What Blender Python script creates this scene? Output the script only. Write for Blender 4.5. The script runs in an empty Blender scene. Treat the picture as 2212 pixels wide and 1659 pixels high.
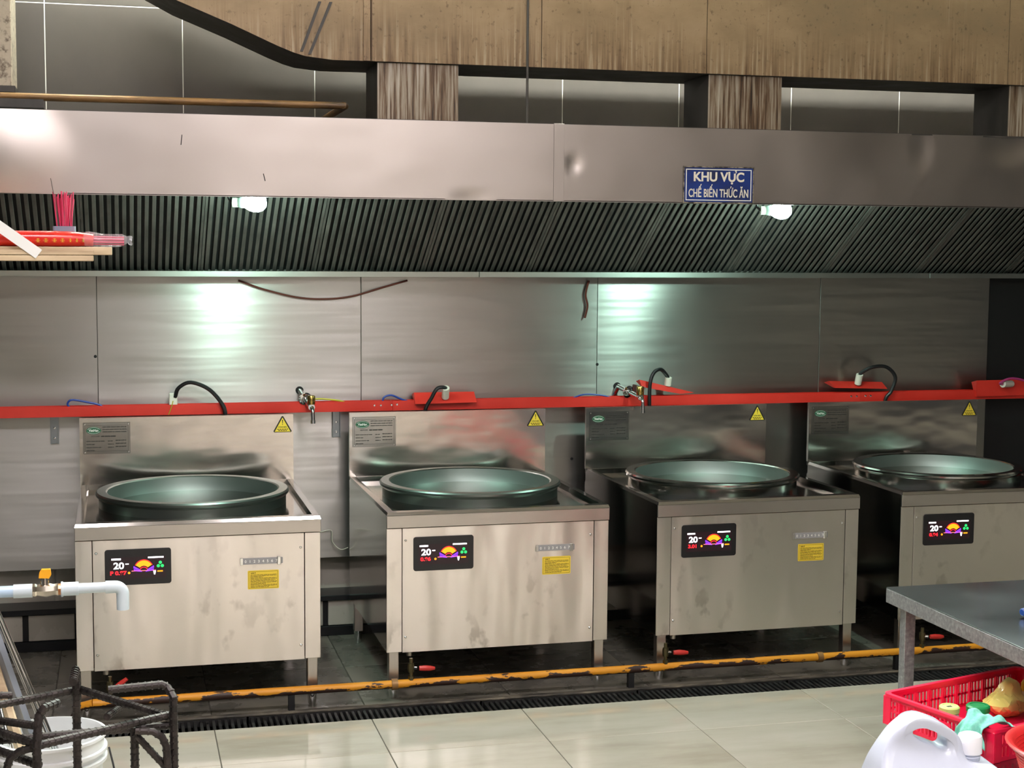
import bpy, bmesh, math, random
from mathutils import Vector, Matrix
random.seed(7)
SC = bpy.context.scene
COL = SC.collection
R = math.radians

# ------------------------------------------------------------------ camera
CAM_H = 1.80
F_PX, YAW, PIT, ROL = 3314.6, 0.25054, 0.09018, 0.00749
fw = Vector((math.sin(YAW)*math.cos(PIT), math.cos(YAW)*math.cos(PIT), -math.sin(PIT)))
r0 = Vector((math.cos(YAW), -math.sin(YAW), 0)); u0 = r0.cross(fw)
cr = r0*math.cos(ROL) + u0*math.sin(ROL); cu = -r0*math.sin(ROL) + u0*math.cos(ROL)
cam_d = bpy.data.cameras.new('camera'); cam = bpy.data.objects.new('camera', cam_d); COL.objects.link(cam)
cam_d.sensor_fit = 'HORIZONTAL'; cam_d.sensor_width = 36; cam_d.lens = F_PX/2212*36; cam_d.clip_start = .05
m = Matrix.Identity(4)
for i in range(3):
    m[i][0], m[i][1], m[i][2] = cr[i], cu[i], -fw[i]
m.translation = Vector((0, 0, CAM_H)); cam.matrix_world = m
SC.camera = cam
def at(x, y, ax, v):
    """pixel of the photograph -> point on the plane axis ax = v"""
    d = fw + cr*((x-1106)/F_PX) - cu*((y-829.5)/F_PX)
    o = Vector((0, 0, CAM_H)); t = (v-o[ax])/d[ax]
    return o + d*t

# ------------------------------------------------------------------ world + exposure
w = bpy.data.worlds.new('world'); SC.world = w; w.use_nodes = True
w.node_tree.nodes['Background'].inputs[0].default_value = (.9, .95, 1, 1)
w.node_tree.nodes['Background'].inputs[1].default_value = .05
SC.view_settings.view_transform = 'Standard'; SC.view_settings.look = 'None'
SC.view_settings.exposure = 0.0; SC.view_settings.gamma = 1.0; SC.view_settings.use_curve_mapping = False
LAMP_WARM = 70.0      # ceiling lamps of the room
LAMP_BULB = 620.0      # bulbs under the hood
LAMP_TUBE = 640.0       # tubes above the duct

# ------------------------------------------------------------------ materials
def lin(c):
    return tuple(((v/255)/12.92 if v/255 <= .04045 else ((v/255+.055)/1.055)**2.4) for v in c)
def new_mat(name):
    m = bpy.data.materials.new(name); m.use_nodes = True
    nt = m.node_tree; b = nt.nodes['Principled BSDF']
    return m, nt, b
def nd(nt, typ, **kw):
    n = nt.nodes.new(typ)
    for k, v in kw.items(): setattr(n, k, v)
    return n
def coords(nt, scale=(1, 1, 1), rnd=False):
    tc = nd(nt, 'ShaderNodeTexCoord'); mp = nd(nt, 'ShaderNodeMapping'); mp.inputs['Scale'].default_value = scale
    nt.links.new(tc.outputs['Object'], mp.inputs['Vector'])
    if rnd:
        oi = nd(nt, 'ShaderNodeObjectInfo'); mu = nd(nt, 'ShaderNodeMath', operation='MULTIPLY'); mu.inputs[1].default_value = 37.
        nt.links.new(oi.outputs['Random'], mu.inputs[0]); nt.links.new(mu.outputs[0], mp.inputs['Location'])
    return mp.outputs['Vector']
def noise(nt, vec, scale, detail=4, rough=.55):
    n = nd(nt, 'ShaderNodeTexNoise'); n.inputs['Scale'].default_value = scale
    n.inputs['Detail'].default_value = detail; n.inputs['Roughness'].default_value = rough
    nt.links.new(vec, n.inputs['Vector']); return n.outputs['Fac']
def ramp(nt, fac, stops):
    r = nd(nt, 'ShaderNodeValToRGB'); e = r.color_ramp.elements
    while len(e) < len(stops): e.new(.5)
    for k, (p, c) in enumerate(stops):
        e[k].position = p; e[k].color = (*c, 1) if len(c) == 3 else c
    nt.links.new(fac, r.inputs['Fac']); return r.outputs['Color']
def maprange(nt, fac, a, b, lo=.3, hi=.7):
    r = nd(nt, 'ShaderNodeMapRange'); r.inputs['From Min'].default_value = lo; r.inputs['From Max'].default_value = hi
    r.inputs['To Min'].default_value = a; r.inputs['To Max'].default_value = b
    nt.links.new(fac, r.inputs['Value']); return r.outputs['Result']
def bump(nt, b, h, strength, dist, prev=None):
    n = nd(nt, 'ShaderNodeBump'); n.inputs['Strength'].default_value = strength; n.inputs['Distance'].default_value = dist
    nt.links.new(h, n.inputs['Height'])
    if prev: nt.links.new(prev, n.inputs['Normal'])
    nt.links.new(n.outputs['Normal'], b.inputs['Normal']); return n.outputs['Normal']
MATS = {}
def plain(name, rgb, rough=.5, metal=0., spec=.5, emit=None, estr=0., alpha=1., trans=0.):
    if name in MATS: return MATS[name]
    m, nt, b = new_mat(name)
    b.inputs['Base Color'].default_value = (*lin(rgb), 1); b.inputs['Roughness'].default_value = rough
    b.inputs['Metallic'].default_value = metal; b.inputs['Specular IOR Level'].default_value = spec
    b.inputs['Transmission Weight'].default_value = trans
    if emit:
        b.inputs['Emission Color'].default_value = (*lin(emit), 1); b.inputs['Emission Strength'].default_value = estr
    if alpha < 1: b.inputs['Alpha'].default_value = alpha
    MATS[name] = m; return m
def mottled(name, stops, scale=(8, 8, 8), nscale=1., rough=(.4, .6), metal=0., bmp=.0, dist=.002, detail=6, rnd=True):
    if name in MATS: return MATS[name]
    m, nt, b = new_mat(name); v = coords(nt, scale, rnd); n = noise(nt, v, nscale, detail, .6)
    nt.links.new(ramp(nt, n, [(p, lin(c)) for p, c in stops]), b.inputs['Base Color'])
    nt.links.new(maprange(nt, n, *rough), b.inputs['Roughness']); b.inputs['Metallic'].default_value = metal
    if bmp: bump(nt, b, n, bmp, dist)
    MATS[name] = m; return m
def steel(name, rgb=(196, 190, 182), rough=(.2, .34), wav=(.9, .9, .9), wstr=.35, wdist=.02, brush=(2, 2, 180), bstr=0., bdist=.002, aniso=None, smudge=0.):
    """stainless sheet: wavy flatness, fine brushing, smudges in the gloss"""
    if name in MATS: return MATS[name]
    m, nt, b = new_mat(name)
    v1 = coords(nt, wav, True); n1 = noise(nt, v1, 1.6, 2, .45)
    v2 = coords(nt, brush, True); n2 = noise(nt, v2, 1., 5, .6)
    v3 = coords(nt, (2, 2, 2), True); n3 = noise(nt, v3, 1.2, 4, .5)
    nt.links.new(maprange(nt, n3, rough[0], rough[1]), b.inputs['Roughness'])
    c = lin(rgb)
    nt.links.new(ramp(nt, n3, [(.25, tuple(x*.94 for x in c)), (.7, c)]), b.inputs['Base Color'])
    if smudge:      # finger and grease marks, mostly low on the sheet
        tc = nd(nt, 'ShaderNodeTexCoord'); sp = nd(nt, 'ShaderNodeSeparateXYZ'); nt.links.new(tc.outputs['Object'], sp.inputs[0])
        n5 = noise(nt, coords(nt, (16, 16, 11), True), 1., 3, .5); n6 = noise(nt, coords(nt, (4, 4, 3), True), 1., 3, .5)
        a = nd(nt, 'ShaderNodeMath', operation='MULTIPLY'); nt.links.new(maprange(nt, n5, 0, 1, .55, .64), a.inputs[0]); nt.links.new(maprange(nt, n6, 0, 1, .46, .60), a.inputs[1])
        a2 = nd(nt, 'ShaderNodeMath', operation='MULTIPLY'); nt.links.new(a.outputs[0], a2.inputs[0]); nt.links.new(maprange(nt, sp.outputs['Z'], smudge, smudge*.25, .2, .6), a2.inputs[1])
        mx = nd(nt, 'ShaderNodeMix', data_type='RGBA'); mx.blend_type = 'MULTIPLY'; lk = b.inputs['Base Color'].links[0].from_socket
        nt.links.new(lk, mx.inputs[6]); mx.inputs[7].default_value = (.45, .43, .40, 1); nt.links.new(a2.outputs[0], mx.inputs[0]); nt.links.new(mx.outputs[2], b.inputs['Base Color'])
    b.inputs['Metallic'].default_value = 1.
    p = bump(nt, b, n1, wstr, wdist)
    if bstr: bump(nt, b, n2, bstr, bdist, p)
    if aniso:
        b.inputs['Anisotropic'].default_value = aniso[0]
        cx = nd(nt, 'ShaderNodeCombineXYZ')
        for k in range(3): cx.inputs[k].default_value = aniso[1][k]
        nt.links.new(cx.outputs[0], b.inputs['Tangent'])
    MATS[name] = m; return m
def emis(name, rgb, s, lamp=False):
    m = plain(name, (10, 10, 10), .4, emit=rgb, estr=s)
    if not lamp: m.cycles.emission_sampling = 'NONE'     # screen marks are seen, too small to light the room
    return m

M_STEEL = steel('stainless_sheet', (200, 193, 187), (.29, .36), (1.3, 1.3, 1.0), .30, .02)
M_FRONT = steel('stainless_front', (236, 228, 221), (.29, .38), (3.4, 1, .8), .75, .02, aniso=(.5, (0, 0, 1)), smudge=.6)
M_SPLASH = steel('stainless_backsplash', (228, 221, 214), (.14, .21), (1.6, 1, 4.0), .36, .02)
M_SIDE = steel('stainless_side', (176, 172, 167), (.08, .15), (1, 1, 1), .10, .01)
M_WALLST = steel('stainless_wall_sheet', (182, 180, 176), (.32, .40), (.6, 1, 8.0), .62, .010, aniso=(.8, (0, 0, 1)))
M_HOOD = steel('stainless_hood', (194, 186, 180), (.30, .38), (1.2, 1, 1.6), .26, .02)
M_CHROME = plain('chrome', (225, 225, 225), .08, 1.)
M_DARKST = mottled('greasy_filter_steel', [(.3, (96, 92, 88)), (.7, (136, 130, 124))], (6, 6, 6), 1., (.4, .55), .6)
M_BLACK = plain('matte_black', (14, 14, 15), .6)  # flat black for dark parts; in holes and gaps it stands for shade
M_WOK = steel('wok_steel', (146, 158, 152), (.42, .52), (4, 4, 4), .1, .01)
M_RING = steel('wok_ring_steel', (150, 152, 149), (.13, .22), (3, 3, 3), .10, .01)
M_RED = mottled('red_paint', [(.3, (196, 38, 26)), (.7, (222, 54, 40))], (3, 3, 3), 1., (.35, .55))
M_GALV = plain('galvanised', (150, 155, 158), .38, 1.)
M_BRASS = plain('brass', (190, 160, 90), .25, 1.)
M_WPVC = plain('white_pvc', (222, 220, 205), .4)
M_GPVC = plain('grey_pvc', (196, 208, 214), .32)
M_BPVC = plain('blue_grey_pvc', (176, 200, 222), .32)
M_CABLE = plain('black_cable', (18, 18, 20), .45)
M_BLUE = plain('blue_wire', (28, 66, 150), .4)
M_BROWN = plain('brown_wire', (92, 34, 20), .5)
M_YGW = plain('yellow_green_wire', (190, 180, 50), .5)
M_LEVER = plain('red_lever', (190, 44, 38), .4)
M_PLASTIC_BLACK = plain('black_plastic', (26, 25, 28), .35)
M_YEL = plain('yellow_sticker', (236, 206, 62), .5)
M_INK = plain('black_ink', (26, 22, 14), .6)
M_WHITE = plain('white_print', (238, 238, 232), .5)
M_GREEN = plain('green_logo', (36, 92, 62), .45)
M_PLATE = steel('nameplate_metal', (176, 174, 170), (.12, .2), (6, 1, 6), .10, .01)
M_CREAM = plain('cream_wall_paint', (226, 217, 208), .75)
M_DARKWALL = plain('dark_wall_tone', (62, 64, 66), .7)  # dark tone for unseen walls, stands for the unlit side of the room
M_CEIL = plain('ceiling_paint', (205, 200, 190), .8)
M_BLACKSTONE = plain('black_granite', (20, 21, 25), .3)

def tile_mat(name, c0, c1, c2, rough=(.12, .22), nscale=1., scale=(2.5, 9, 9)):
    if name in MATS: return MATS[name]
    m, nt, b = new_mat(name); v = coords(nt, scale, True)
    n = noise(nt, v, nscale, 8, .6)
    nt.links.new(ramp(nt, n, [(.3, lin(c0)), (.5, lin(c1)), (.72, lin(c2))]), b.inputs['Base Color'])
    nt.links.new(maprange(nt, n, *rough), b.inputs['Roughness'])
    MATS[name] = m; return m
M_FTILE = tile_mat('floor_tile_beige', (176, 168, 152), (193, 187, 172), (203, 197, 184), (.04, .09), 1., (1.5, 5, 5))
M_FTILE2 = tile_mat('floor_tile_grimy', (78, 76, 68), (112, 108, 98), (138, 132, 118), (.16, .4), 1., (4, 4, 4))
M_WTILE = tile_mat('wall_tile_beige', (176, 170, 158), (186, 180, 168), (196, 190, 178), (.2, .32), 1., (2, 2, 2))
M_GROUT = plain('grout_white', (226, 222, 212), .8)
M_FGROUT = plain('grout_dark', (74, 70, 62), .85)

def duct_mat():
    m, nt, b = new_mat('grease_stained_duct')
    tc = nd(nt, 'ShaderNodeTexCoord'); sp = nd(nt, 'ShaderNodeSeparateXYZ'); nt.links.new(tc.outputs['Object'], sp.inputs[0])
    n1 = noise(nt, coords(nt, (60, 60, 2.2)), 1., 7, .62)          # thin runs
    n2 = noise(nt, coords(nt, (1.1, 1.1, 2.0)), 1., 6, .62)        # broad discolouring
    n3 = noise(nt, coords(nt, (55, 55, 45)), 1., 4, .6)            # speckles
    n4 = noise(nt, coords(nt, (7, 7, .8)), 1., 6, .65)             # where the runs start
    c1 = ramp(nt, n2, [(.30, lin((172, 148, 120))), (.46, lin((158, 134, 104))), (.58, lin((138, 116, 88))), (.72, lin((122, 106, 82)))])
    c2 = ramp(nt, n1, [(.38, lin((176, 160, 136))), (.47, lin((140, 114, 84))), (.60, lin((92, 68, 46)))])
    zf = maprange(nt, sp.outputs['Z'], .62, -.10, 2.55, 2.78)      # more runs low on the sheet
    ad = nd(nt, 'ShaderNodeMath', operation='ADD'); nt.links.new(zf, ad.inputs[0]); nt.links.new(maprange(nt, n4, -.45, .45), ad.inputs[1])
    cl = nd(nt, 'ShaderNodeClamp'); nt.links.new(ad.outputs[0], cl.inputs[0])
    mx = nd(nt, 'ShaderNodeMix', data_type='RGBA'); nt.links.new(c1, mx.inputs[6]); nt.links.new(c2, mx.inputs[7]); nt.links.new(cl.outputs[0], mx.inputs[0])
    mx2 = nd(nt, 'ShaderNodeMix', data_type='RGBA'); mx2.blend_type = 'MULTIPLY'
    nt.links.new(mx.outputs[2], mx2.inputs[6])
    nt.links.new(ramp(nt, n3, [(.24, lin((120, 104, 86))), (.40, (1, 1, 1))]), mx2.inputs[7]); mx2.inputs[0].default_value = .7
    nt.links.new(mx2.outputs[2], b.inputs['Base Color'])
    b.inputs['Metallic'].default_value = .2; b.inputs['Roughness'].default_value = .5
    bump(nt, b, n1, .15, .003); return m
M_DUCT = duct_mat()
def drip_mat():
    m, nt, b = new_mat('dripping_rust_duct')
    n1 = noise(nt, coords(nt, (75, 75, 2.6)), 1., 8, .62); n2 = noise(nt, coords(nt, (9, 9, 1.2), True), 1., 4, .6)
    ad = nd(nt, 'ShaderNodeMath', operation='ADD'); nt.links.new(n1, ad.inputs[0]); nt.links.new(maprange(nt, n2, -.10, .10), ad.inputs[1])
    nt.links.new(ramp(nt, ad.outputs[0], [(.34, lin((182, 172, 158))), (.46, lin((148, 134, 116))), (.55, lin((104, 80, 58))), (.66, lin((44, 32, 25)))]), b.inputs['Base Color'])
    b.inputs['Roughness'].default_value = .45; b.inputs['Metallic'].default_value = .2
    bump(nt, b, n1, .25, .004); return m
M_DRIP = drip_mat()
M_UNDER = mottled('dark_duct_sheet', [(.3, (46, 44, 42)), (.7, (80, 76, 72))], (8, 8, 3), 1., (.4, .6), .2)  # darker sheet for duct undersides, sides and backs
def pipe_paint():
    m, nt, b = new_mat('yellow_flaking_paint')
    v = coords(nt, (9, 26, 26)); n = noise(nt, v, 1., 7, .62)
    tc = nd(nt, 'ShaderNodeTexCoord'); sp = nd(nt, 'ShaderNodeSeparateXYZ'); nt.links.new(tc.outputs['Object'], sp.inputs[0])
    mz = maprange(nt, sp.outputs['Z'], .16, -.10, -.02, .02)
    ad = nd(nt, 'ShaderNodeMath', operation='ADD'); nt.links.new(n, ad.inputs[0]); nt.links.new(mz, ad.inputs[1])
    cb = ramp(nt, ad.outputs[0], [(.535, lin((216, 146, 30))), (.55, lin((52, 32, 24)))])
    nt.links.new(cb, b.inputs['Base Color']); b.inputs['Roughness'].default_value = .5
    bump(nt, b, ad.outputs[0], .3, .003); return m
M_YPIPE = pipe_paint()
M_RUSTPIPE = mottled('old_gold_pipe_paint', [(.3, (70, 52, 34)), (.55, (150, 112, 66)), (.8, (176, 140, 92))], (3, 12, 12), 1., (.35, .5), .3)
M_REBAR = mottled('dark_rebar', [(.3, (26, 23, 23)), (.7, (68, 60, 57))], (30, 30, 30), 1., (.35, .55), .5, .4, .003)
M_WOOD = mottled('raw_pine', [(.3, (150, 124, 96)), (.6, (206, 184, 150)), (.8, (222, 204, 174))], (2, 14, 14), 1., (.5, .7))
M_CRATE = plain('crimson_plastic', (234, 24, 70), .32)
M_BASKET = plain('red_plastic', (214, 44, 46), .35)

# ------------------------------------------------------------------ mesh builder
class MB:
    def __init__(s): s.bm = bmesh.new()
    def box(s, x0, y0, z0, x1, y1, z1, bev=0, seg=1):
        g = bmesh.ops.create_cube(s.bm, size=1)['verts']
        for v in g:
            v.co = Vector(((x0+x1)/2+v.co.x*(x1-x0), (y0+y1)/2+v.co.y*(y1-y0), (z0+z1)/2+v.co.z*(z1-z0)))
        if bev:
            ed = list({e for v in g for e in v.link_edges})
            bmesh.ops.bevel(s.bm, geom=ed, offset=bev, segments=seg, affect='EDGES', profile=.5)
        return s
    def tube(s, pts, r, seg=12, cap=True, sx=1.):
        pts = [Vector(p) for p in pts]; n = len(pts)
        rr = r if isinstance(r, (list, tuple)) else [r]*n
        T = []
        for i in range(n):
            a = pts[max(i-1, 0)]; b = pts[min(i+1, n-1)]; T.append((b-a).normalized())
        ref = Vector((0, 0, 1)) if abs(T[0].z) < .9 else Vector((1, 0, 0))
        N = (ref - T[0]*ref.dot(T[0])).normalized(); rings = []
        for i in range(n):
            N = (N - T[i]*N.dot(T[i])).normalized(); B = T[i].cross(N)
            rings.append([s.bm.verts.new(pts[i] + (N*math.cos(2*math.pi*k/seg) + B*math.sin(2*math.pi*k/seg)*sx)*rr[i]) for k in range(seg)])
        for i in range(n-1):
            for k in range(seg):
                s.bm.faces.new((rings[i][k], rings[i][(k+1) % seg], rings[i+1][(k+1) % seg], rings[i+1][k]))
        if cap:
            s.bm.faces.new(rings[0][::-1]); s.bm.faces.new(rings[-1])
        return s
    def lathe(s, prof, seg=48, c=(0, 0, 0), axis='Z'):
        c = Vector(c); rings = []
        for (r, h) in prof:
            ring = []
            if r < 1e-6:
                ring = [s.bm.verts.new(s._ax(0, 0, h, axis)+c)]
            else:
                for k in range(seg):
                    a = 2*math.pi*k/seg; ring.append(s.bm.verts.new(s._ax(r*math.cos(a), r*math.sin(a), h, axis)+c))
            rings.append(ring)
        for i in range(len(rings)-1):
            A, B = rings[i], rings[i+1]
            for k in range(seg):
                k2 = (k+1) % seg
                if len(A) == 1 and len(B) == 1: break
                if len(A) == 1: s.bm.faces.new((A[0], B[k2], B[k]))
                elif len(B) == 1: s.bm.faces.new((A[k], A[k2], B[0]))
                else: s.bm.faces.new((A[k], A[k2], B[k2], B[k]))
        return s
    def _ax(s, x, y, h, axis):
        return Vector((x, y, h)) if axis == 'Z' else (Vector((h, x, y)) if axis == 'X' else Vector((x, -h, y)))
    def prism(s, poly, lo, hi, plane='XZ', bev=0):
        """poly in plane, extruded between lo and hi on the third axis"""
        def P(a, b, h):
            return Vector((a, h, b)) if plane == 'XZ' else (Vector((h, a, b)) if plane == 'YZ' else Vector((a, b, h)))
        A = [s.bm.verts.new(P(a, b, lo)) for a, b in poly]; B = [s.bm.verts.new(P(a, b, hi)) for a, b in poly]; n = len(poly)
        f = [s.bm.faces.new(A), s.bm.faces.new(B[::-1])]
        for k in range(n): f.append(s.bm.faces.new((A[k], B[k], B[(k+1) % n], A[(k+1) % n])))
        return s
    def quad(s, *pts):
        s.bm.faces.new([s.bm.verts.new(Vector(p)) for p in pts]); return s
    def xf(s, mat):
        bmesh.ops.transform(s.bm, matrix=mat, verts=s.bm.verts); return s
    def mesh(s, name, mat, ang=35):
        bmesh.ops.recalc_face_normals(s.bm, faces=s.bm.faces)
        me = bpy.data.meshes.new(name); s.bm.to_mesh(me); s.bm.free()
        for p in me.polygons: p.use_smooth = True
        me.set_sharp_from_angle(angle=R(ang))
        if mat: me.materials.append(mat)
        return me
    def build(s, name, mat, parent=None, ang=35, loc=None):
        return obj(name, s.mesh(name, mat, ang), parent, loc)
def obj(name, me, parent=None, loc=None, rot=None):
    o = bpy.data.objects.new(name, me); COL.objects.link(o)
    if parent: o.parent = parent
    if loc is not None: o.location = loc
    if rot is not None: o.rotation_euler = rot
    return o
def tag(o, label, cat, group=None):
    o['label'] = label; o['category'] = cat
    if group: o['group'] = group
    return o
def thing(name, label, cat, loc=(0, 0, 0), rz=0, group=None):
    o = bpy.data.objects.new(name, None); COL.objects.link(o); o.empty_display_size = .1
    o.location = loc; o.rotation_euler = (0, 0, rz); return tag(o, label, cat, group)
def struct(o, label=None):
    o['kind'] = 'structure'
    if label: o['label'] = label
    return o
def smooth_path(pts, n=6):
    """Catmull-Rom through pts"""
    P = [Vector(p) for p in pts]; P = [P[0]*2-P[1]] + P + [P[-1]*2-P[-2]]; out = []
    for i in range(1, len(P)-2):
        for k in range(n):
            t = k/n; a, b, c, d = P[i-1], P[i], P[i+1], P[i+2]
            out.append(.5*((2*b)+(c-a)*t+(2*a-5*b+4*c-d)*t*t+(3*b-a-3*c+d)*t**3))
    out.append(P[-2]); return out
def rrect(x0, z0, x1, z1, r, n=5):
    out = []
    for cx, cz, a0 in ((x1-r, z0+r, -90), (x1-r, z1-r, 0), (x0+r, z1-r, 90), (x0+r, z0+r, 180)):
        for k in range(n+1):
            a = R(a0+90*k/n); out.append((cx+r*math.cos(a), cz+r*math.sin(a)))
    return out
def text_mesh(s, size, mat, xs=1., bold=0., depth=.0006):
    cu_ = bpy.data.curves.new('lettering', 'FONT'); cu_.body = s; cu_.size = size; cu_.extrude = depth; cu_.offset = bold
    cu_.align_x = 'CENTER'; cu_.align_y = 'CENTER'
    to = bpy.data.objects.new('lettering', cu_); COL.objects.link(to)
    dg = bpy.context.evaluated_depsgraph_get(); dg.update()
    me = bpy.data.meshes.new_from_object(to.evaluated_get(dg))
    bpy.data.objects.remove(to); bpy.data.curves.remove(cu_)
    me.transform(Matrix.Rotation(R(90), 4, 'X') @ Matrix.Diagonal((xs, 1, 1, 1)))
    me.materials.clear(); me.materials.append(mat); return me

# ================================================================== THE ROOM
XL, XR, YF, YW, ZC = -3.2, 8.0, -4.0, 7.1, 3.7
TP = .589
# --- floor: slab (grout shows), trench, tiles on top
TR0, TR1 = 5.655, 5.80
fb = MB()
fb.box(XL, YF, -.12, XR, TR0, -.003); fb.box(XL, TR1, -.12, XR, YW, -.003); fb.box(XL, TR0, -.16, XR, TR1, -.075)
floor = struct(fb.build('floor', M_FGROUT), 'tiled kitchen floor with a drain trench along the cookers')
def tiles_row(name, xs, ys, mat, parent, gap, z0, z1):
    cache = {}
    for j in range(len(ys)-1):
        for i in range(len(xs)-1):
            wx, wy = xs[i+1]-xs[i]-gap, ys[j+1]-ys[j]-gap
            k = (round(wx, 4), round(wy, 4))
            if k not in cache:
                cache[k] = MB().box(-wx/2, -wy/2, z0, wx/2, wy/2, z1, .0015).mesh(name, mat)
            o = obj(name, cache[k], parent, ((xs[i]+xs[i+1])/2, (ys[j]+ys[j+1])/2, 0))
            o.rotation_euler[2] = math.pi*((i*7+j*3) % 2)
gx = [.317+TP*k for k in range(-5, 11)]
gy = [5.254+TP*k for k in range(-5, 1)] + [TR0]
tiles_row('floor_tile', gx, gy, M_FTILE, floor, .003, -.010, 0)
tiles_row('floor_tile', gx, [TR1+.03, 6.40, YW], M_FTILE2, floor, .004, -.010, 0)
MB().box(XL, YF, -.01, XR, gy[0], -.0005).build('plain_tiling', M_FTILE, floor)
MB().box(XL, TR1, -.10, XR, TR1+.028, .004, .003).build('trench_kerb', mottled('worn_mortar', [(.35, (40, 38, 35)), (.55, (92, 86, 74)), (.75, (150, 142, 122))], (9, 30, 30), 1., (.6, .8), 0, .5, .004), floor)

# --- walls
wb = struct(MB().box(XL, YW, -.1, XR, YW+.15, ZC).build('wall_back', M_GROUT), 'back wall with large beige tiles above and below the steel sheets')
MB().box(XL, YW-.0085, 2.0, XR, YW-.0005, ZC).build('grout', M_GROUT, wb)
wt = {}
def wall_tiles(xs, zs, mat=None):
    for j in range(len(zs)-1):
        for i in range(len(xs)-1):
            wx, wz = xs[i+1]-xs[i]-.0045, zs[j+1]-zs[j]-.0045; k = (round(wx, 4), round(wz, 4), mat is None)
            if k not in wt: wt[k] = MB().box(-wx/2, -.008, -wz/2, wx/2, .004, wz/2, .001).mesh('wall_tile', mat or M_WTILE)
            obj('wall_tile', wt[k], wb, ((xs[i]+xs[i+1])/2, YW-.002, (zs[j]+zs[j+1])/2))
M_UTILE = tile_mat('wall_tile_shaded_taupe', (62, 55, 50), (68, 61, 55), (75, 67, 61), (.55, .65), 1., (2, 2, 2))  # upper tiles darkened in colour to stand for shade above the hood
wx = [.289+.5875*k for k in range(-3, 9)]
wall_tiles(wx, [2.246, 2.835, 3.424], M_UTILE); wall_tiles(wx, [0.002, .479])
# steel sheets on the wall, each a part of the wall
seams = [-1.28, -.098, 1.073, 2.21, 3.366, 4.305]
for i in range(len(seams)-1):
    a, b = seams[i]+.0008, seams[i+1]-.0008
    MB().box(a, 7.0, .352, b, 7.006, 1.71, .0012).build('steel_sheet', M_WALLST, wb)
MB().box(XL, 7.006, .36, XR, 7.09, 1.9).build('sheet_backing', M_BLACK, wb)  # black past the last sheet stands in for dark reflection and shadow
hole = MB()
for (px, py) in ((206, 770), (1290, 787), (1235, 991)):
    q = at(px, py, 1, 7.0); hole.lathe([(0, 0), (.007, 0), (.007, .002), (0, .002)], 12, (q.x, 7.0, q.z), 'Y')
hole.build('screw_hole', M_BLACK, wb)
# black stone ledge at the foot of the wall with tiled face
led = MB().box(XL, 6.925, .165, XR, 7.09, .19, .003); led.box(XL, 6.932, 0.0, XR, 7.09, .045, .002)
lg = struct(led.build('trim_1', M_BLACKSTONE), 'black stone ledge and skirting along the foot of the back wall')
for i in range(-6, 24):
    MB().box(i*.22+.03, 6.94, .047, i*.22+.225, 7.08, .163, .002).build('ledge_tile', M_WTILE, lg)
MB().box(XL, 6.95, .046, XR, 7.08, .164).build('ledge_core', M_BLACK, lg)

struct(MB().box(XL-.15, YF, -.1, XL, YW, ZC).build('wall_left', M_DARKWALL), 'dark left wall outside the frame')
struct(MB().box(-1.0, YF, 0, -.35, YF+.05, 2.3, .01).build('reflection_panel', M_CREAM), 'added cream panel behind the camera, mirrored as a bright band in the steel')  # unseen panel added to put a bright vertical reflection on the wall sheets
struct(MB().box(XL, YF-.15, -.1, .4, YF, ZC).build('wall_front_grey', M_DARKWALL), 'wall part behind the camera, darkened to shape the steel reflections')
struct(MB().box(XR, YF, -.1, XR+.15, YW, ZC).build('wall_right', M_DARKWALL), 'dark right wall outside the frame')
struct(MB().box(.4, YF-.15, -.1, 4.6, YF, ZC).build('wall_front', M_CREAM), 'cream wall behind the camera')  # only this stretch kept cream, so the steel mirrors a bright middle
struct(MB().box(4.6, YF-.15, -.1, XR, YF, ZC).build('wall_front_dark', M_DARKWALL), 'right wall part behind the camera, darkened to shape the steel reflections')
struct(MB().box(XL-.15, YF-.15, ZC, XR+.15, YW+.15, ZC+.1).build('ceiling', M_CEIL), 'kitchen ceiling above the ducts')

# --- ceiling lamps of the room (outside the frame)
M_LAMP = emis('warm_lamp_diffuser', (255, 246, 249), LAMP_WARM, True)
M_TUBE = emis('cool_tube', (236, 244, 236), LAMP_TUBE, True)
for k, (x, y) in enumerate([(-.4, 3.2), (1.1, 3.1), (.5, .6), (1.9, .4), (2.3, -2.2)]):
    t = thing('ceiling_lamp', 'flat warm ceiling lamp over the kitchen floor', 'lamp', (x, y, ZC), 0, 'warm ceiling lamps outside the frame')
    fr = MB()
    for a in ((-.3, -.3, .3, -.27), (-.3, .27, .3, .3), (-.3, -.27, -.27, .27), (.27, -.27, .3, .27)):
        fr.box(a[0], a[1], -.05, a[2], a[3], 0, .003)
    fr.build('frame', M_WHITE, t)
    MB().box(-.27, -.27, -.045, .27, .27, -.03).build('diffuser', M_LAMP, t)
for x in (.35, 1.75, 3.15, 4.55):
    t = thing('tube_lamp', 'tube lamp on the ceiling above the long duct', 'lamp', (x, 6.45, ZC), 0, 'tube lamps above the duct')
    MB().box(-.62, -.03, -.05, .62, .03, 0, .004).build('batten', M_WHITE, t)
    MB().box(-.5, -.01, -.15, -.48, .01, -.05).box(.48, -.01, -.15, .5, .01, -.05).build('hanger', M_WHITE, t)
    MB().tube([(-.59, 0, -.17), (.59, 0, -.17)], .016, 12).build('tube', M_TUBE, t)

# ================================================================== DUCTS
D0, D1 = 6.35, 6.78
duct = thing('exhaust_duct', 'long grease-stained brown sheet metal exhaust duct above the hood', 'duct', (0, 0, 0))
zb = 2.55; ztop = 3.0
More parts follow.
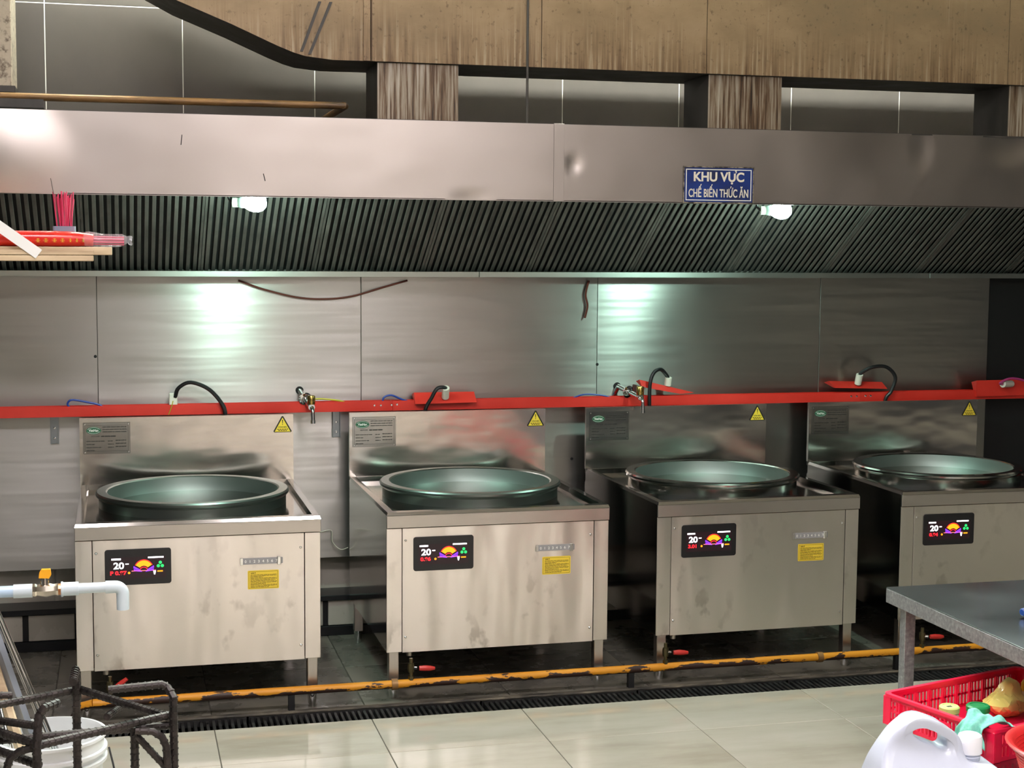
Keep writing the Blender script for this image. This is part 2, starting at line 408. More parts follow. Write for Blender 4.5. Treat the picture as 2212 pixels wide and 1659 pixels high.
# front faces: sloped transition piece, then straight sections with joints
curve = [(.02, 2.872), (.235, 2.761), (.452, 2.676), (.636, 2.597), (.70, 2.573), (.748, 2.560), (.861, 2.549), (1.014, zb)]
def duct_piece(poly, name, mat):
    return MB().prism(poly, D0, D0+.004, 'XZ').build(name, mat, duct)
duct_piece(curve + [(1.014, ztop), (.02, ztop+.2)], 'transition_panel', M_DUCT)
js = [1.016, 1.743, 2.487, 3.96, 5.5]
for a, b in zip(js[:-1], js[1:]):
    MB().box(a+.0012, D0, zb, b-.0012, D0+.004, ztop, .0008).build('duct_panel', M_DUCT, duct)
un = MB(); pts = curve + [(5.5, zb)]
for (a, b) in zip(pts[:-1], pts[1:]):
    un.quad((a[0], D0+.004, a[1]), (b[0], D0+.004, b[1]), (b[0], D1, b[1]), (a[0], D1, a[1]))
bmesh.ops.remove_doubles(un.bm, verts=un.bm.verts, dist=1e-5)
un.build('duct_underside', M_UNDER, duct)
MB().prism(curve + [(5.5, zb), (5.5, ztop), (1.0, ztop), (.02, ztop+.2)], D1, D1+.004, 'XZ').build('duct_back', M_UNDER, duct)
MB().quad((1, D0, ztop), (5.5, D0, ztop), (5.5, D1, ztop), (1, D1, ztop)).quad((.02, D0, ztop+.2), (1, D0, ztop), (1, D1, ztop), (.02, D1, ztop+.2)).build('duct_top', M_UNDER, duct)
MB().box(.985, D0-.012, zb, 1.012, D0, ztop).box(1.02, D0-.012, zb, 1.03, D0, ztop).build('joint_flange', M_DUCT, duct)
rib = MB()
for (xa, za, xb, zb2) in ((.725, 2.578, .80, 2.78), (.758, 2.568, .845, 2.78)):
    rib.prism([(xa, za), (xa+.012, za), (xb+.012, zb2), (xb, zb2)], D0-.008, D0, 'XZ')
rib.build('stiffener_rib', M_UNDER, duct)
dr = thing('duct_drop', '', 'duct')
def drop(x0, x1, label):
    t = thing('duct_drop', label, 'duct', (x0, 6.37, 0), 0, 'vertical duct drops onto the hood')
    wd = x1-x0
    MB().box(0, 0, 2.2685, wd, .004, zb-.002).build('front_sheet', M_DRIP, t)
    MB().box(0, .004, 2.2685, .004, .30, zb-.002).build('side_sheet', M_UNDER, t)
    MB().box(wd-.004, .004, 2.2685, wd, .30, zb-.002).build('side_sheet', M_UNDER, t)
    MB().box(.004, .296, 2.2685, wd-.004, .30, zb-.002).build('back_sheet', M_UNDER, t)
bpy.data.objects.remove(dr)
drop(1.046, 1.388, 'streaked vertical duct drop below the curved end of the long duct')
drop(2.506, 2.851, 'streaked vertical duct drop in the middle, above the blue sign')
drop(3.983, 4.33, 'streaked vertical duct drop at the right edge of the photo')
# hanging rod in front of the duct
q = at(1139, 100, 1, 6.34)
rod = MB().tube([(q.x, 6.335, 2.2685), (q.x, 6.335, ZC)], .0055, 8)
rd = thing('hanger_rod', 'thin rusty threaded rod hanging down in front of the long duct', 'rod')
rod.build('rod', M_UNDER, rd); MB().lathe([(0, 0), (.011, 0), (.011, .012), (0, .012)], 6, (q.x, 6.335, 2.30)).build('nut', M_RUSTPIPE, rd)
# speckled post at the left edge and bronze pipe
q = at(25, 100, 1, 6.4); qb = at(12, 192, 1, 6.4)
pst = thing('duct_stub', 'speckled beige steel duct end at the upper left corner', 'duct')
MB().box(q.x-.32, 6.4, qb.z, q.x, 6.7, ZC, .003).build('sheet', mottled('speckled_sheet', [(.35, (120, 104, 88)), (.5, (196, 182, 160)), (.8, (206, 194, 174))], (40, 40, 40), 1., (.5, .6)), pst)
MB().box(q.x-.34, 6.385, qb.z-.012, q.x+.01, 6.71, qb.z+.012).build('flange', M_UNDER, pst)
p0 = at(0, 208, 1, 6.38); p1 = at(747, 229, 1, 6.38)
bp = thing('bronze_pipe', 'old gold painted pipe running level above the hood to a mitred corner', 'pipe')
MB().tube([(p0.x-.8, 6.38, p0.z), (p1.x, 6.38, p0.z+.003)], .015, 14).build('pipe', M_RUSTPIPE, bp)
MB().tube([(p1.x-.015, 6.372, p0.z+.003), (p1.x-.0, 6.40, p0.z+.003), (p1.x-.0, 7.086, p0.z+.003)], .0145, 14).build('return_pipe', M_RUSTPIPE, bp)
q = at(60, 226, 1, 6.37); MB().box(q.x-.18, 6.362, q.z-.012, q.x+.06, 6.366, q.z+.022).box(q.x-.18, 6.366, q.z-.012, q.x+.06, 6.42, q.z-.008).build('bracket', M_UNDER, bp)

# ================================================================== HOOD
HY = 5.75
hood = thing('range_hood', 'long stainless steel extractor hood above the four cookers', 'hood', (0, 0, 0))
def fascia(x0, x1, dents):
    nx, nz = int((x1-x0)/.02), 16; b = MB(); V = {}
    for i in range(nx+1):
        for j in range(nz+1):
            x = x0+(x1-x0)*i/nx; z = 1.972+(2.266-1.972)*j/nz; y = HY
            for (dx, dz, rx, rz, dep) in dents:
                d = math.hypot((x-dx)/rx, (z-dz)/rz)
                if d < 1: y += dep*(1-d*d)**2
            V[i, j] = b.bm.verts.new((x, y, z))
    for i in range(nx):
        for j in range(nz): b.bm.faces.new((V[i, j], V[i+1, j], V[i+1, j+1], V[i, j+1]))
    return b.build('fascia_panel', M_HOOD, hood)
fascia(-1.4, 1.644, [(-.40, 2.12, .27, .22, -.020), (1.30, 1.98, .09, .03, .004)])
fascia(1.650, 5.4, [(1.71, 2.115, .035, .05, .006), (3.62, 2.24, .16, .12, .010), (3.2, 2.2, .07, .12, .006)])
MB().box(1.630, HY-.004, 1.970, 1.672, HY-.0005, 2.268, .0006).build('seam_strip', M_HOOD, hood)
MB().box(-1.4, HY, 1.970, 5.4, HY+.02, 1.9745).build('lower_lip', M_HOOD, hood)
MB().box(-1.4, HY+.0005, 2.262, 5.4, 7.05, 2.268).build('top_sheet', M_UNDER, hood)
MB().box(-1.4, HY+.022, 1.976, 5.4, HY+.026, 2.26).build('inner_sheet', M_UNDER, hood)
MB().prism([(6.30, 2.10), (6.305, 2.10), (6.305, 2.262), (6.30, 2.262)], -1.4, 5.4, 'YZ').build('baffle', M_UNDER, hood)
for a, b in ((-1.4, 1.605), (1.608, 3.905), (3.908, 5.4)):
    MB().box(a, 6.90, 1.652, b, 6.904, 1.677, .0006).build('gutter_strip', steel('gutter_steel', (186, 190, 184), (.30, .36)), hood)
MB().box(-1.4, 6.904, 1.652, 5.4, 6.998, 1.656).build('gutter_base', M_UNDER, hood)
# baffle filters: each unit a thing of its own with its slats
ang = math.atan2(.305, .489); FL = .80; FW = .4985; NS = 16; FY, FZ = 6.955, 1.667
slat_me = MB().box(-.0085, -.0, .004, .0085, .006, FL-.02, .002).mesh('slat', M_DARKST)
fcount = 13; x = -1.653
ORD = ['outside the photo at the left', 'outside the photo at the left', 'cut off by the left edge', 'behind the altar shelf', 'just left of the left bulb', 'just right of the left bulb', 'fifth from the left edge', 'sixth from the left edge', 'just left of the blue sign', 'under the blue sign', 'behind the right bulb', 'second from the right edge', 'cut off by the right edge']
for k in range(fcount):
    px = x + k*(FW+.002)
    t = thing('baffle_filter', 'greasy dark steel baffle filter under the hood, ' + ORD[k], 'filter', (px, FY, FZ), 0, 'baffle filters under the hood')
    t.rotation_euler = (math.pi/2-ang, 0, 0)
    fr = MB()
    fr.box(0, 0, 0, .010, .02, FL); fr.box(FW-.010, 0, 0, FW, .02, FL); fr.box(.010, 0, 0, FW-.010, .02, .006); fr.box(.010, 0, FL-.012, FW-.010, .02, FL)
    fr.build('frame', M_DARKST, t)
    MB().box(.010, .016, .006, FW-.010, .02, FL-.012).build('backing', M_BLACK, t)
    for s_ in range(NS):
        obj('slat', slat_me, t, (.010+(s_+.5)*(FW-.02)/NS, .002, .0))
# lamps under the hood
M_BULB = emis('bulb_glow', (208, 255, 238), LAMP_BULB, True)
def bulb(px, py, label):
    c = at(px, py, 1, 6.03)
    t = thing('light_bulb', label, 'bulb', (c.x, c.y, c.z), 0, 'lit bulbs under the hood')
    t.rotation_euler = (0, 0, R(-12))
    MB().lathe([(.0, .046), (.018, .043), (.031, .030), (.036, .012), (.036, -.004), (.030, -.022), (.021, -.036)], 24, (0, 0, 0), 'X').build('globe', M_BULB, t)
    MB().lathe([(.0205, -.036), (.021, -.05), (.017, -.066), (.0, -.066)], 20, (0, 0, 0), 'X').build('collar', plain('bulb_collar', (205, 230, 220), .4), t)
    MB().tube([(-.064, 0, 0), (-.085, 0, 0)], .018, 14).build('socket', M_WPVC, t)
    MB().tube(smooth_path([(-.082, 0, 0), (-.10, 0, .02), (-.105, 0, .09), (-.10, 0, 2.262-c.z)]), .005, 8).build('cord', M_CABLE, t)
bulb(550, 438, 'glowing bulb under the hood near the left end')
bulb(1686, 455, 'glowing bulb under the hood right of the blue sign')
# sign
s0 = at(1478, 361, 1, HY-.006); s1 = at(1626, 438, 1, HY-.006)
sg = thing('enamel_sign', 'small blue sign reading KHU VUC CHE BIEN THUC AN on the hood', 'sign', (s0.x, HY-.002, s1.z-.002))
SW, SH = s1.x-s0.x, s0.z-s1.z+.004
MB().box(0, -.004, 0, SW, 0, SH, .001).build('plate', mottled('blue_enamel', [(.34, (38, 44, 70)), (.5, (14, 44, 112)), (.8, (18, 58, 136))], (9, 9, 9), 1., (.3, .5)), sg)
bd = MB(); e = .008; th = .0032
for (a, b, c, d) in ((e, e, SW-e, e+th), (e, SH-e-th, SW-e, SH-e), (e, e+th, e+th, SH-e-th), (SW-e-th, e+th, SW-e, SH-e-th)):
    bd.box(a, -.0048, b, c, -.004, d)
bd.build('white_border', M_WHITE, sg)
bd = MB()
for (a, b, c, d) in ((-.003, -.003, SW+.003, .002), (-.003, SH-.002, SW+.003, SH+.003), (-.003, .002, .002, SH-.002), (SW-.002, .002, SW+.003, SH-.002)):
    bd.box(a, -.0055, b, c, -.001, d)
bd.build('rim', mottled('worn_rim', [(.4, (36, 32, 28)), (.6, (150, 142, 124))], (40, 40, 40)), sg)
M_IVORY = mottled('ivory_letters', [(.30, (150, 142, 118)), (.42, (226, 220, 200))], (9, 9, 9), 1., (.5, .6))
obj('lettering', text_mesh('KHU VỰC', .050, M_IVORY, .98, .0015), sg, (SW/2, -.0048, SH*.715))
obj('lettering', text_mesh('CHẾ BIẾN THỨC ĂN', .045, M_IVORY, .61, .0008), sg, (SW/2, -.0048, SH*.255))
# scratches on the fascia
sc = MB()
for (a, b) in (((393, 291), (391, 313)), ((569, 375), (573, 391))):
    A = at(*a, 1, HY-.002); B = at(*b, 1, HY-.002); sc.tube([A, B], .0014, 6)
sc.build('scratch', M_BLACK, hood)

# ================================================================== DRAIN GRATES, GAS PIPE
bar_me = MB().box(-.006, TR0+.008, -.028, .006, TR1-.008, -.006, .0015).mesh('bar', M_PLASTIC_BLACK)
M_GRATE = mottled('grimy_black_grate', [(.3, (12, 12, 13)), (.7, (44, 43, 42))], (20, 20, 20), 1., (.3, .6))
bar_me.materials.clear(); bar_me.materials.append(M_GRATE)
gxs = [-.9, -.245, .45, 1.365, 2.02, 2.68, 3.34, 4.0, 4.66]
glabels = ['under the rebar stand at the left edge', 'grate below the leftmost cooker', 'grime-covered, between the two left cookers', 'with a clean grey end, below the second cooker', 'between the second and third cooker',
           'below the third cooker', 'between the third cooker and the steel table', 'behind the red crate']
for k in range(len(gxs)-1):
    a, b = gxs[k]+.004, gxs[k+1]-.004
    t = thing('drain_grate', 'black slotted drain grate ' + glabels[k].replace('grate ', ''), 'grate', (a, 0, 0), 0, 'drain grates in the trench')
    MB().box(0, TR0+.002, -.03, b-a, TR0+.008, -.004).box(0, TR1-.008, -.03, b-a, TR1-.002, -.004).build('side_rail', M_GRATE, t)
    MB().box(0, TR0+.002, -.074, .012, TR1-.002, -.03).box(b-a-.012, TR0+.002, -.074, b-a, TR1-.002, -.03).build('foot', M_GRATE, t)
    n = int((b-a)/.0222)
    for i in range(n):
        obj('bar', bar_me, t, ((i+.5)*(b-a)/n, 0, 0))

gp = thing('gas_pipe', 'flaking yellow gas pipe running along the floor in front of the cooker legs', 'pipe', (0, 5.825, .079))
MB().tube([(-.12+.4*k, 0, 0) for k in range(13)], .0165, 14).build('pipe', M_YPIPE, gp)
MB().tube([(-.12, 0, 0), (-.17, .01, -.012), (-.19, .02, -.06)], .0165, 12).build('end_elbow', M_YPIPE, gp)
for xx in (.62, 2.0, 3.2, 4.4): MB().box(xx-.012, -.012, -.079, xx+.012, .012, -.014).build('support_block', M_BLACK, gp)
for px in (852, 1770): 
    q = at(px, 1474 if px < 1000 else 1413, 1, 5.825); MB().lathe([(.017, -.012), (.022, -.012), (.022, .012), (.017, .012)], 14, (q.x, 0, 0), 'X').build('clamp', M_RUSTPIPE, gp)
for i, px in enumerate((237, 888, 1437, 1990)):
    q = at(px, 1440, 1, 5.825); x = q.x
    v = MB().tube([(x, 0, .010), (x, 0, .10)], .007, 10); v.lathe([(.0, .012), (.011, .012), (.012, .03), (.0, .03)], 6, (x, 0, 0)); v.lathe([(0, .045), (.012, .045), (.014, .055), (.014, .07), (.012, .08), (0, .08)], 8, (x, 0, 0))
    vo = v.build('valve', plain('tarnished_brass', (96, 88, 62), .35, .9), gp)
    MB().tube([(x+.006, -.004, .062), (x+.022, -.012, .062)], .006, 8).build('stem', M_CHROME, vo)
    lv = MB()
    if i == 0: lv.tube([(x+.018, -.014, .060), (x+.04, -.016, .075), (x+.062, -.016, .092)], [.008, .010, .007], 10)
    else: lv.tube([(x+.030, -.014, .062), (x+.05, -.016, .062), (x+.075, -.016, .060), (x+.092, -.016, .059)], [.009, .011, .010, .006], 10)
    lv.build('lever', M_LEVER, vo)

# ================================================================== COOKERS
CW, CD, ZT, ZL, ZB, ZH = .917, .958, .753, .691, .193, 1.044
def emq(b, x0, z0, x1, z1, y=0): b.quad((x0, y, z0), (x1, y, z0), (x1, y, z1), (x0, y, z1))
def arc_poly(cx, cz, rx0, rz0, rx1, rz1, a0, a1, n=14):
    o = [(cx+rx1*math.cos(R(a0+(a1-a0)*k/n)), cz+rz1*math.sin(R(a0+(a1-a0)*k/n))) for k in range(n+1)]
    i = [(cx+rx0*math.cos(R(a1+(a0-a1)*k/n)), cz+rz0*math.sin(R(a1+(a0-a1)*k/n))) for k in range(n+1)]
    return o+i
E_W = emis('screen_white', (255, 250, 255), 3.2); E_R = emis('screen_red', (255, 30, 40), 3.0); E_O = emis('screen_orange', (255, 150, 20), 2.2)
E_V = emis('screen_violet', (130, 50, 255), 2.0); E_G = emis('screen_green', (40, 220, 110), 1.6); E_P = emis('screen_pink', (255, 110, 120), 2.4)
M_COLLAR = steel('dull_pan_collar_steel', (140, 148, 143), (.29, .36), (3, 3, 3), .08, .01)
M_COLLAR2 = steel('polished_pan_collar_steel', (196, 196, 192), (.10, .16), (5, 5, 3), .14, .01)
E_BG = emis('screen_glass', (46, 14, 26), .55)
def cooker(loc, rz, label, power, collar):
    t = thing('induction_cooker', label, 'cooker', loc, rz, 'induction wok cookers in the row')
    # body sheets
    MB().box(.002, .006, ZB, .008, CD+.015, ZL+.002, .001).build('side_panel', M_SIDE, t)
    MB().box(CW-.008, .006, ZB, CW-.002, CD+.015, ZL+.002, .001).build('side_panel', M_SIDE, t)
    MB().box(.008, CD+.009, ZB, CW-.008, CD+.015, ZL+.05).build('back_panel', M_SIDE, t)
    MB().box(.008, .02, ZB, CW-.008, CD+.009, ZB+.006).build('bottom_panel', M_SIDE, t)
    MB().box(0, .002, ZB, .061, .008, ZL-.003, .001).build('corner_post', M_FRONT, t)
    MB().box(CW-.062, .002, ZB, CW-.002, .008, ZL-.003, .001).build('corner_post', M_FRONT, t)
    fp = MB().box(.0635, .003, ZB-.003, CW-.0645, .009, ZL-.003, .001).build('front_panel', M_FRONT, t)
    for sx, sz in ((.076, .64), (.076, .252), (CW-.078, .632), (CW-.078, .247)):
        MB().lathe([(0, .003), (.003, .003), (.005, .0015), (.0052, 0), (0, 0)], 12, (sx, .003, sz), 'Y').build('screw', M_CHROME, fp)
    # top frame: lip band, raised rim, sunken deck
    tf = MB()
    MB().box(0, -.005, ZL, CW, .0055, ZT-.0122, .0015).build('front_lip', M_STEEL, t)
    tf.box(0, .006, ZL, .005, CD, ZT-.012); tf.box(CW-.005, .006, ZL, CW, CD, ZT-.012)
    # rim cross-section swept: outer edge rises to the inner edge then drops to the deck
    o = [(0, -.005), (CW, -.005), (CW, CD), (0, CD)]; ins = lambda d, db: [(d, d*1.35-.004), (CW-d, d*1.35-.004), (CW-d, CD-db), (d, CD-db)]
    L = [[(x, y, ZT-.012) for x, y in o], [(x, y, ZT) for x, y in ins(.004, .002)], [(x, y, ZT+.0005) for x, y in ins(.030, .005)], [(x, y, ZT-.022) for x, y in ins(.034, .008)]]
    Vs = [[tf.bm.verts.new(p) for p in ring] for ring in L]
    for a, b in zip(Vs[:-1], Vs[1:]):
        for k in range(4): tf.bm.faces.new((a[k], a[(k+1) % 4], b[(k+1) % 4], b[k]))
    tf.bm.faces.new(Vs[-1])
    tf.build('top_frame', M_SIDE, t, 20)
    # backsplash with thin side returns
    sp = MB(); n = 24; V = {}
    for i in range(n+1):
        for j in range(11):
            u, w_ = i/n, j/10; y = CD-.002
            V[i, j] = sp.bm.verts.new((CW*u, y, ZT-.02+(ZH-ZT+.02)*w_))
    for i in range(n):
        for j in range(10): sp.bm.faces.new((V[i, j], V[i+1, j], V[i+1, j+1], V[i, j+1]))
    spo = sp.build('backsplash', M_SPLASH, t)
    MB().box(0, CD-.0015, ZT, .003, CD+.018, ZH, .0008).box(CW-.003, CD-.0015, ZT, CW, CD+.018, ZH, .0008).box(.003, CD-.0015, ZH-.003, CW-.003, CD+.018, ZH, .0008).box(.003, CD+.012, ZT-.02, CW-.003, CD+.016, ZH-.003).build('backsplash_fold', M_STEEL, t)
    # pan collar and wok
    c = (.459, .53, 0); Rr = .39
    MB().lathe([(Rr-.012, ZT-.024), (Rr-.012, .766), (Rr-.004, .772), (Rr, .778), (Rr, .786), (Rr-.006, .792), (Rr-.040, .792), (Rr-.046, .788)], 96, c).build('pan_collar', collar, t, 25)
    prof = [(Rr-.046, .788)]
    for k in range(1, 9):
        a = k/8*R(62); prof.append(((Rr-.046)*math.cos(a*.82), .788-.20*math.sin(a)))
    wk = MB().lathe(prof + [(prof[-1][0]-.03, prof[-1][1]-.01), (0, prof[-1][1]-.016)], 72, c).build('wok', M_WOK, t)
    MB().lathe([(.285, .672), (0, .672)], 64, c).build('water', plain('cloudy_water', (176, 194, 184), .12, 0, .5), wk)
    # feet
    for fx, fy in ((.012, .018), (CW-.052, .018), (.012, CD-.06), (CW-.052, CD-.06)):
        lg = MB().box(fx, fy, .055, fx+.040, fy+.040, ZB, .002).build('leg', M_STEEL, t)
        MB().lathe([(0, 0), (.013, 0), (.016, .006), (.019, .040), (.021, .055), (0, .055)], 16, (fx+.02, fy+.02, 0)).build('foot', M_CHROME, lg)
    # drain spout underneath
    MB().tube([(.105, .075, ZB+.004), (.105, .075, ZB-.035)], .012, 12).build('drain_spout', M_STEEL, t)
    # display
    x0, x1, z0, z1 = .107, .350, .516, .652
    dp = MB().prism(rrect(x0, z0, x1, z1, .010), -.001, .004, 'XZ').build('display', M_PLASTIC_BLACK, t)
    b = MB(); emq(b, x0+.020, z0+.024, x1-.020, z1-.030, -.0016); b.build('screen', E_BG, dp)
    SX = lambda u: x0+.020+(x1-x0-.04)*u; SZ = lambda v: z0+.024+(z1-z0-.054)*v; y = -.0026
    b = MB(); emq(b, SX(.02), SZ(.88), SX(.19), SZ(.96), y); emq(b, SX(.68), SZ(.92), SX(.96), SZ(.99), y)
    b.prism([(SX(.77), SZ(.33)), (SX(.82), SZ(.33)), (SX(.805), SZ(.15)), (SX(.785), SZ(.15))], y, y+.0004); b.build('white_bars', E_W, dp)
    obj('white_digits', text_mesh('20', .034, E_W, 1.15, .0008, .0003), dp, (SX(.15), y, SZ(.60)))
    b = MB(); emq(b, SX(.27), SZ(.66), SX(.33), SZ(.71), y); b.build('unit_mark', E_W, dp)
    obj('red_digits', text_mesh(power, .020, E_R, 1.2, .0006, .0003), dp, (SX(.14), y, SZ(.27)))
    b = MB(); b.lathe([(0, 0), (.0046, 0)], 12, (SX(.335), y, SZ(.27)), 'Y'); emq(b, SX(.845), SZ(.27), SX(.945), SZ(.33), y); b.build('orange_marks', E_O, dp)
    b = MB(); cx, cz = SX(.60), SZ(.42)
    b.prism(arc_poly(cx, cz, .016, .013, .033, .033, 28, 152), y, y+.0004); b.build('orange_arc', E_O, dp)
    b = MB(); b.prism(arc_poly(cx, cz-.004, .012, .010, .015, .0125, 20, 160), y, y+.0004); b.prism(arc_poly(cx, cz, .0345, .0345, .0355, .0365, 25, 155), y, y+.0004); b.build('red_arc', E_R, dp)
    b = MB()
    for sgn in (1, -1):
        b.prism([(cx+sgn*.012, cz-.002), (cx+sgn*.037, cz+.013), (cx+sgn*.038, cz+.005), (cx+sgn*.014, cz-.006)], y, y+.0004)
        b.prism([(cx+sgn*.008, cz-.008), (cx+sgn*.037, cz+.002), (cx+sgn*.036, cz-.006), (cx+sgn*.006, cz-.010)], y, y+.0004)
    b.build('violet_rays', E_V, dp)
    b = MB(); emq(b, SX(.38), SZ(.335), SX(.82), SZ(.365), y); b.build('pink_line', E_P, dp)
    b = MB()
    for k in range(3):
        a = R(90+120*k); b.lathe([(0, 0), (.0062, 0)], 12, (SX(.90)+.0085*math.cos(a), y-.0003*k, SZ(.60)+.0085*math.sin(a)), 'Y')
    b.build('fan_icon', E_G, dp)
    # level selector
    sx0, sx1, sz0, sz1 = .612, .770, .574, .598
    so = MB().prism(rrect(sx0, sz0, sx1, sz1, .003, 3), -.002, .003, 'XZ').build('level_selector', plain('selector_grey', (150, 150, 150), .4), t)
    for k in range(8):
        obj('numeral', text_mesh(str(k), .0145, M_WHITE, 1.05, .0002, .0003), so, (sx0+.016+k*.0168, -.0024, (sz0+sz1)/2-.001))
    MB().box(sx1-.022, -.012, sz0-.004, sx1-.008, -.002, sz1+.004, .002).build('slider_knob', M_CHROME, so)
    MB().box(sx0-.004, -.0035, sz0-.002, sx0+.006, -.002, sz1+.001, .0005).build('end_clip', M_CHROME, so)
    # instruction sticker
    k0, k1, h0, h1 = .636, .755, .476, .549
    st = MB().prism(rrect(k0, h0, k1, h1, .004, 3), .0018, .003, 'XZ').build('instruction_sticker', M_YEL, t)
    b = MB(); rnd = random.Random(3)
    for kk in range(12):
        zz = h1-.018-kk*.0043; xa = k0+.010; xe = k1-.008-(rnd.random()*.06 if kk % 3 == 2 else 0)
        while xa < xe:
            l = .006+rnd.random()*.012; emq(b, xa, zz, min(xa+l, xe), zz+.0016, .0015); xa += l+.0016
    b.build('printed_lines', M_INK, st)
    b = MB()
    for (a_, b_, c_, d_) in ((k0+.004, h0+.004, k1-.004, h0+.005), (k0+.004, h1-.005, k1-.004, h1-.004), (k0+.004, h0+.005, k0+.005, h1-.005), (k1-.005, h0+.005, k1-.004, h1-.005)): emq(b, a_, b_, c_, d_, .0015)
    b.build('printed_frame', M_INK, st)
    obj('sticker_heading', text_mesh('LƯU Ý', .006, M_INK, 1.1, .0003, .0002), st, (k0+.021, .0014, h1-.0105))
    # nameplate on the backsplash
    a0, a1, b0, b1 = .014, .212, .888, 1.024; yb = CD-.003
    npl = MB().box(a0, yb-.0015, b0, a1, yb, b1, .0006).build('nameplate', M_PLATE, t)
    b = MB()
    for dx, dz in ((a0+.008, b0+.007), (a1-.008, b0+.007), (a0+.008, b1-.007), (a1-.008, b1-.007)): b.lathe([(0, .0025), (.0032, .0018), (.004, 0)], 10, (dx, yb-.0015, dz), 'Y')
    b.build('rivets', M_CHROME, npl)
    ox, oz = a0+.045, b1-.034
    b = MB(); b.prism([(ox+.031*math.cos(2*math.pi*q/36), oz+.0165*math.sin(2*math.pi*q/36)) for q in range(36)], yb-.0022, yb-.0015); b.build('logo_oval', M_GREEN, npl)
    b = MB(); b.prism(arc_poly(ox, oz, .0265, .0128, .0275, .0138, 20, 165, 20), yb-.0026, yb-.0022); b.prism(arc_poly(ox, oz, .0265, .0128, .0275, .0138, 200, 345, 20), yb-.0026, yb-.0022); b.build('logo_ring', M_WHITE, npl)
    obj('logo_lettering', text_mesh('VietHan', .0150, M_WHITE, .82, .0003, .0003), npl, (ox, yb-.0026, oz))
    b = MB(); rnd = random.Random(11)
    def dash(xa, xe, zz, hh):
        while xa < xe-.002:
            l = .007+rnd.random()*.016; emq(b, xa, zz, min(xa+l, xe), zz+hh, yb-.0019); xa += l+.0022
    for k in range(3): dash(a0+.082, a1-.016, b1-.021-k*.0105, .003)
    for k in range(4):
        zz = b1-.082-k*.0135; dash(a0+.014, a0+(.092, .048, .075, .048)[k], zz, .0028)
        if k < 3: dash(a0+.104, a0+.128, zz, .0028); dash(a0+.136, a1-.018, zz+.002, .0034)
    dash(a0+.076, a1-.060, b1-.062, .0045)
    b.build('engraved_lines', plain('engraving', (38, 35, 32), .6), npl)
    obj('engraved_word', text_mesh('HOTLINE', .0082, MATS['engraving'], 1.0, .0001, .0002), npl, (a0+.052, yb-.0019, b1-.0598))
    b = MB()
    for (p_, q_, r_, s_) in ((a0+.008, b0+.012, a1-.008, b0+.0128), (a0+.008, b1-.0128, a1-.008, b1-.012), (a0+.008, b0+.013, a0+.0088, b1-.013), (a1-.0088, b0+.013, a1-.008, b1-.013)): emq(b, p_, q_, r_, s_, yb-.0019)
    b.build('engraved_frame', MATS['engraving'], npl)
    # warning triangle
    wx0, wx1, wz0 = .829, .910, .964; apex = ((wx0+wx1)/2, 1.036)
    w0 = MB().prism([(wx0+.004, wz0), (wx1-.004, wz0), (wx1, wz0+.005), (apex[0]+.003, apex[1]), (apex[0]-.003, apex[1]), (wx0, wz0+.005)], yb-.0008, yb, 'XZ').build('warning_sticker', M_INK, t)
    b = MB(); b.prism([(wx0+.0055, wz0+.003), (wx1-.0055, wz0+.003), (apex[0], apex[1]-.006)], yb-.0012, yb-.0008); b.build('yellow_field', M_YEL, w0)
    ax = apex[0]; ink = MB(); ink.prism([(ax-.0022, 1.020), (ax+.0022, 1.020), (ax+.0012, 1.004), (ax-.0012, 1.004)], yb-.0016, yb-.0012); ink.lathe([(0, 0), (.002, 0)], 10, (ax, yb-.0016, .9995), 'Y')
    for zz, hw in ((.9765, .024), (.9705, .019)):
        xa = ax-hw
        while xa < ax+hw: emq(ink, xa, zz, min(xa+.008, ax+hw), zz+.0032, yb-.0016); xa += .0105
    ink.build('exclamation_and_text', M_INK, w0)
    obj('warning_word', text_mesh('CẢNH BÁO', .0078, M_INK, .95, .0002, .0002), w0, (ax, yb-.0016, .9875))
    return t
cooker((-.176, 5.862, 0), .0003, 'leftmost stainless wok cooker, behind the grey plastic water pipe', 'P 0.97', M_COLLAR)
cooker((1.0, 5.871, 0), .0073, 'second stainless wok cooker from the left, with a red valve lever below its front', '0.96', M_COLLAR)
cooker((2.13, 5.890, 0), .018, 'third stainless wok cooker, directly below the blue sign', '3.01', M_COLLAR2)
cooker((3.252, 5.919, 0), -.0103, 'rightmost stainless wok cooker, half behind the steel table', '0.94', M_COLLAR2)

# ================================================================== RED CABLE TRAY
TY = 6.915
tray = thing('cable_tray', 'red painted cable tray fixed level along the wall above the cooker backsplashes', 'cable tray', (0, 0, 0))
jx = [-1.2, at(848, 870, 1, TY).x, at(1860, 850, 1, TY).x, 5.2]
for a, b in zip(jx[:-1], jx[1:]):
    s = MB(); s.box(a+.001, TY, 1.040, b-.001, TY+.003, 1.086, .0006); s.box(a+.001, TY+.003, 1.040, b-.001, 6.965, 1.043); s.box(a+.001, 6.962, 1.043, b-.001, 6.965, 1.086); s.build('tray_section', M_RED, tray)
for px, py in ((809, 876), (823, 876), (846, 875), (858, 874), (1839, 856), (1851, 856), (1870, 855), (1881, 855)):
    q = at(px, py, 1, TY)
    MB().lathe([(0, .003), (.004, .0025), (.006, 0)], 10, (q.x, TY, q.z), 'Y').build('rivet', M_CHROME, tray)
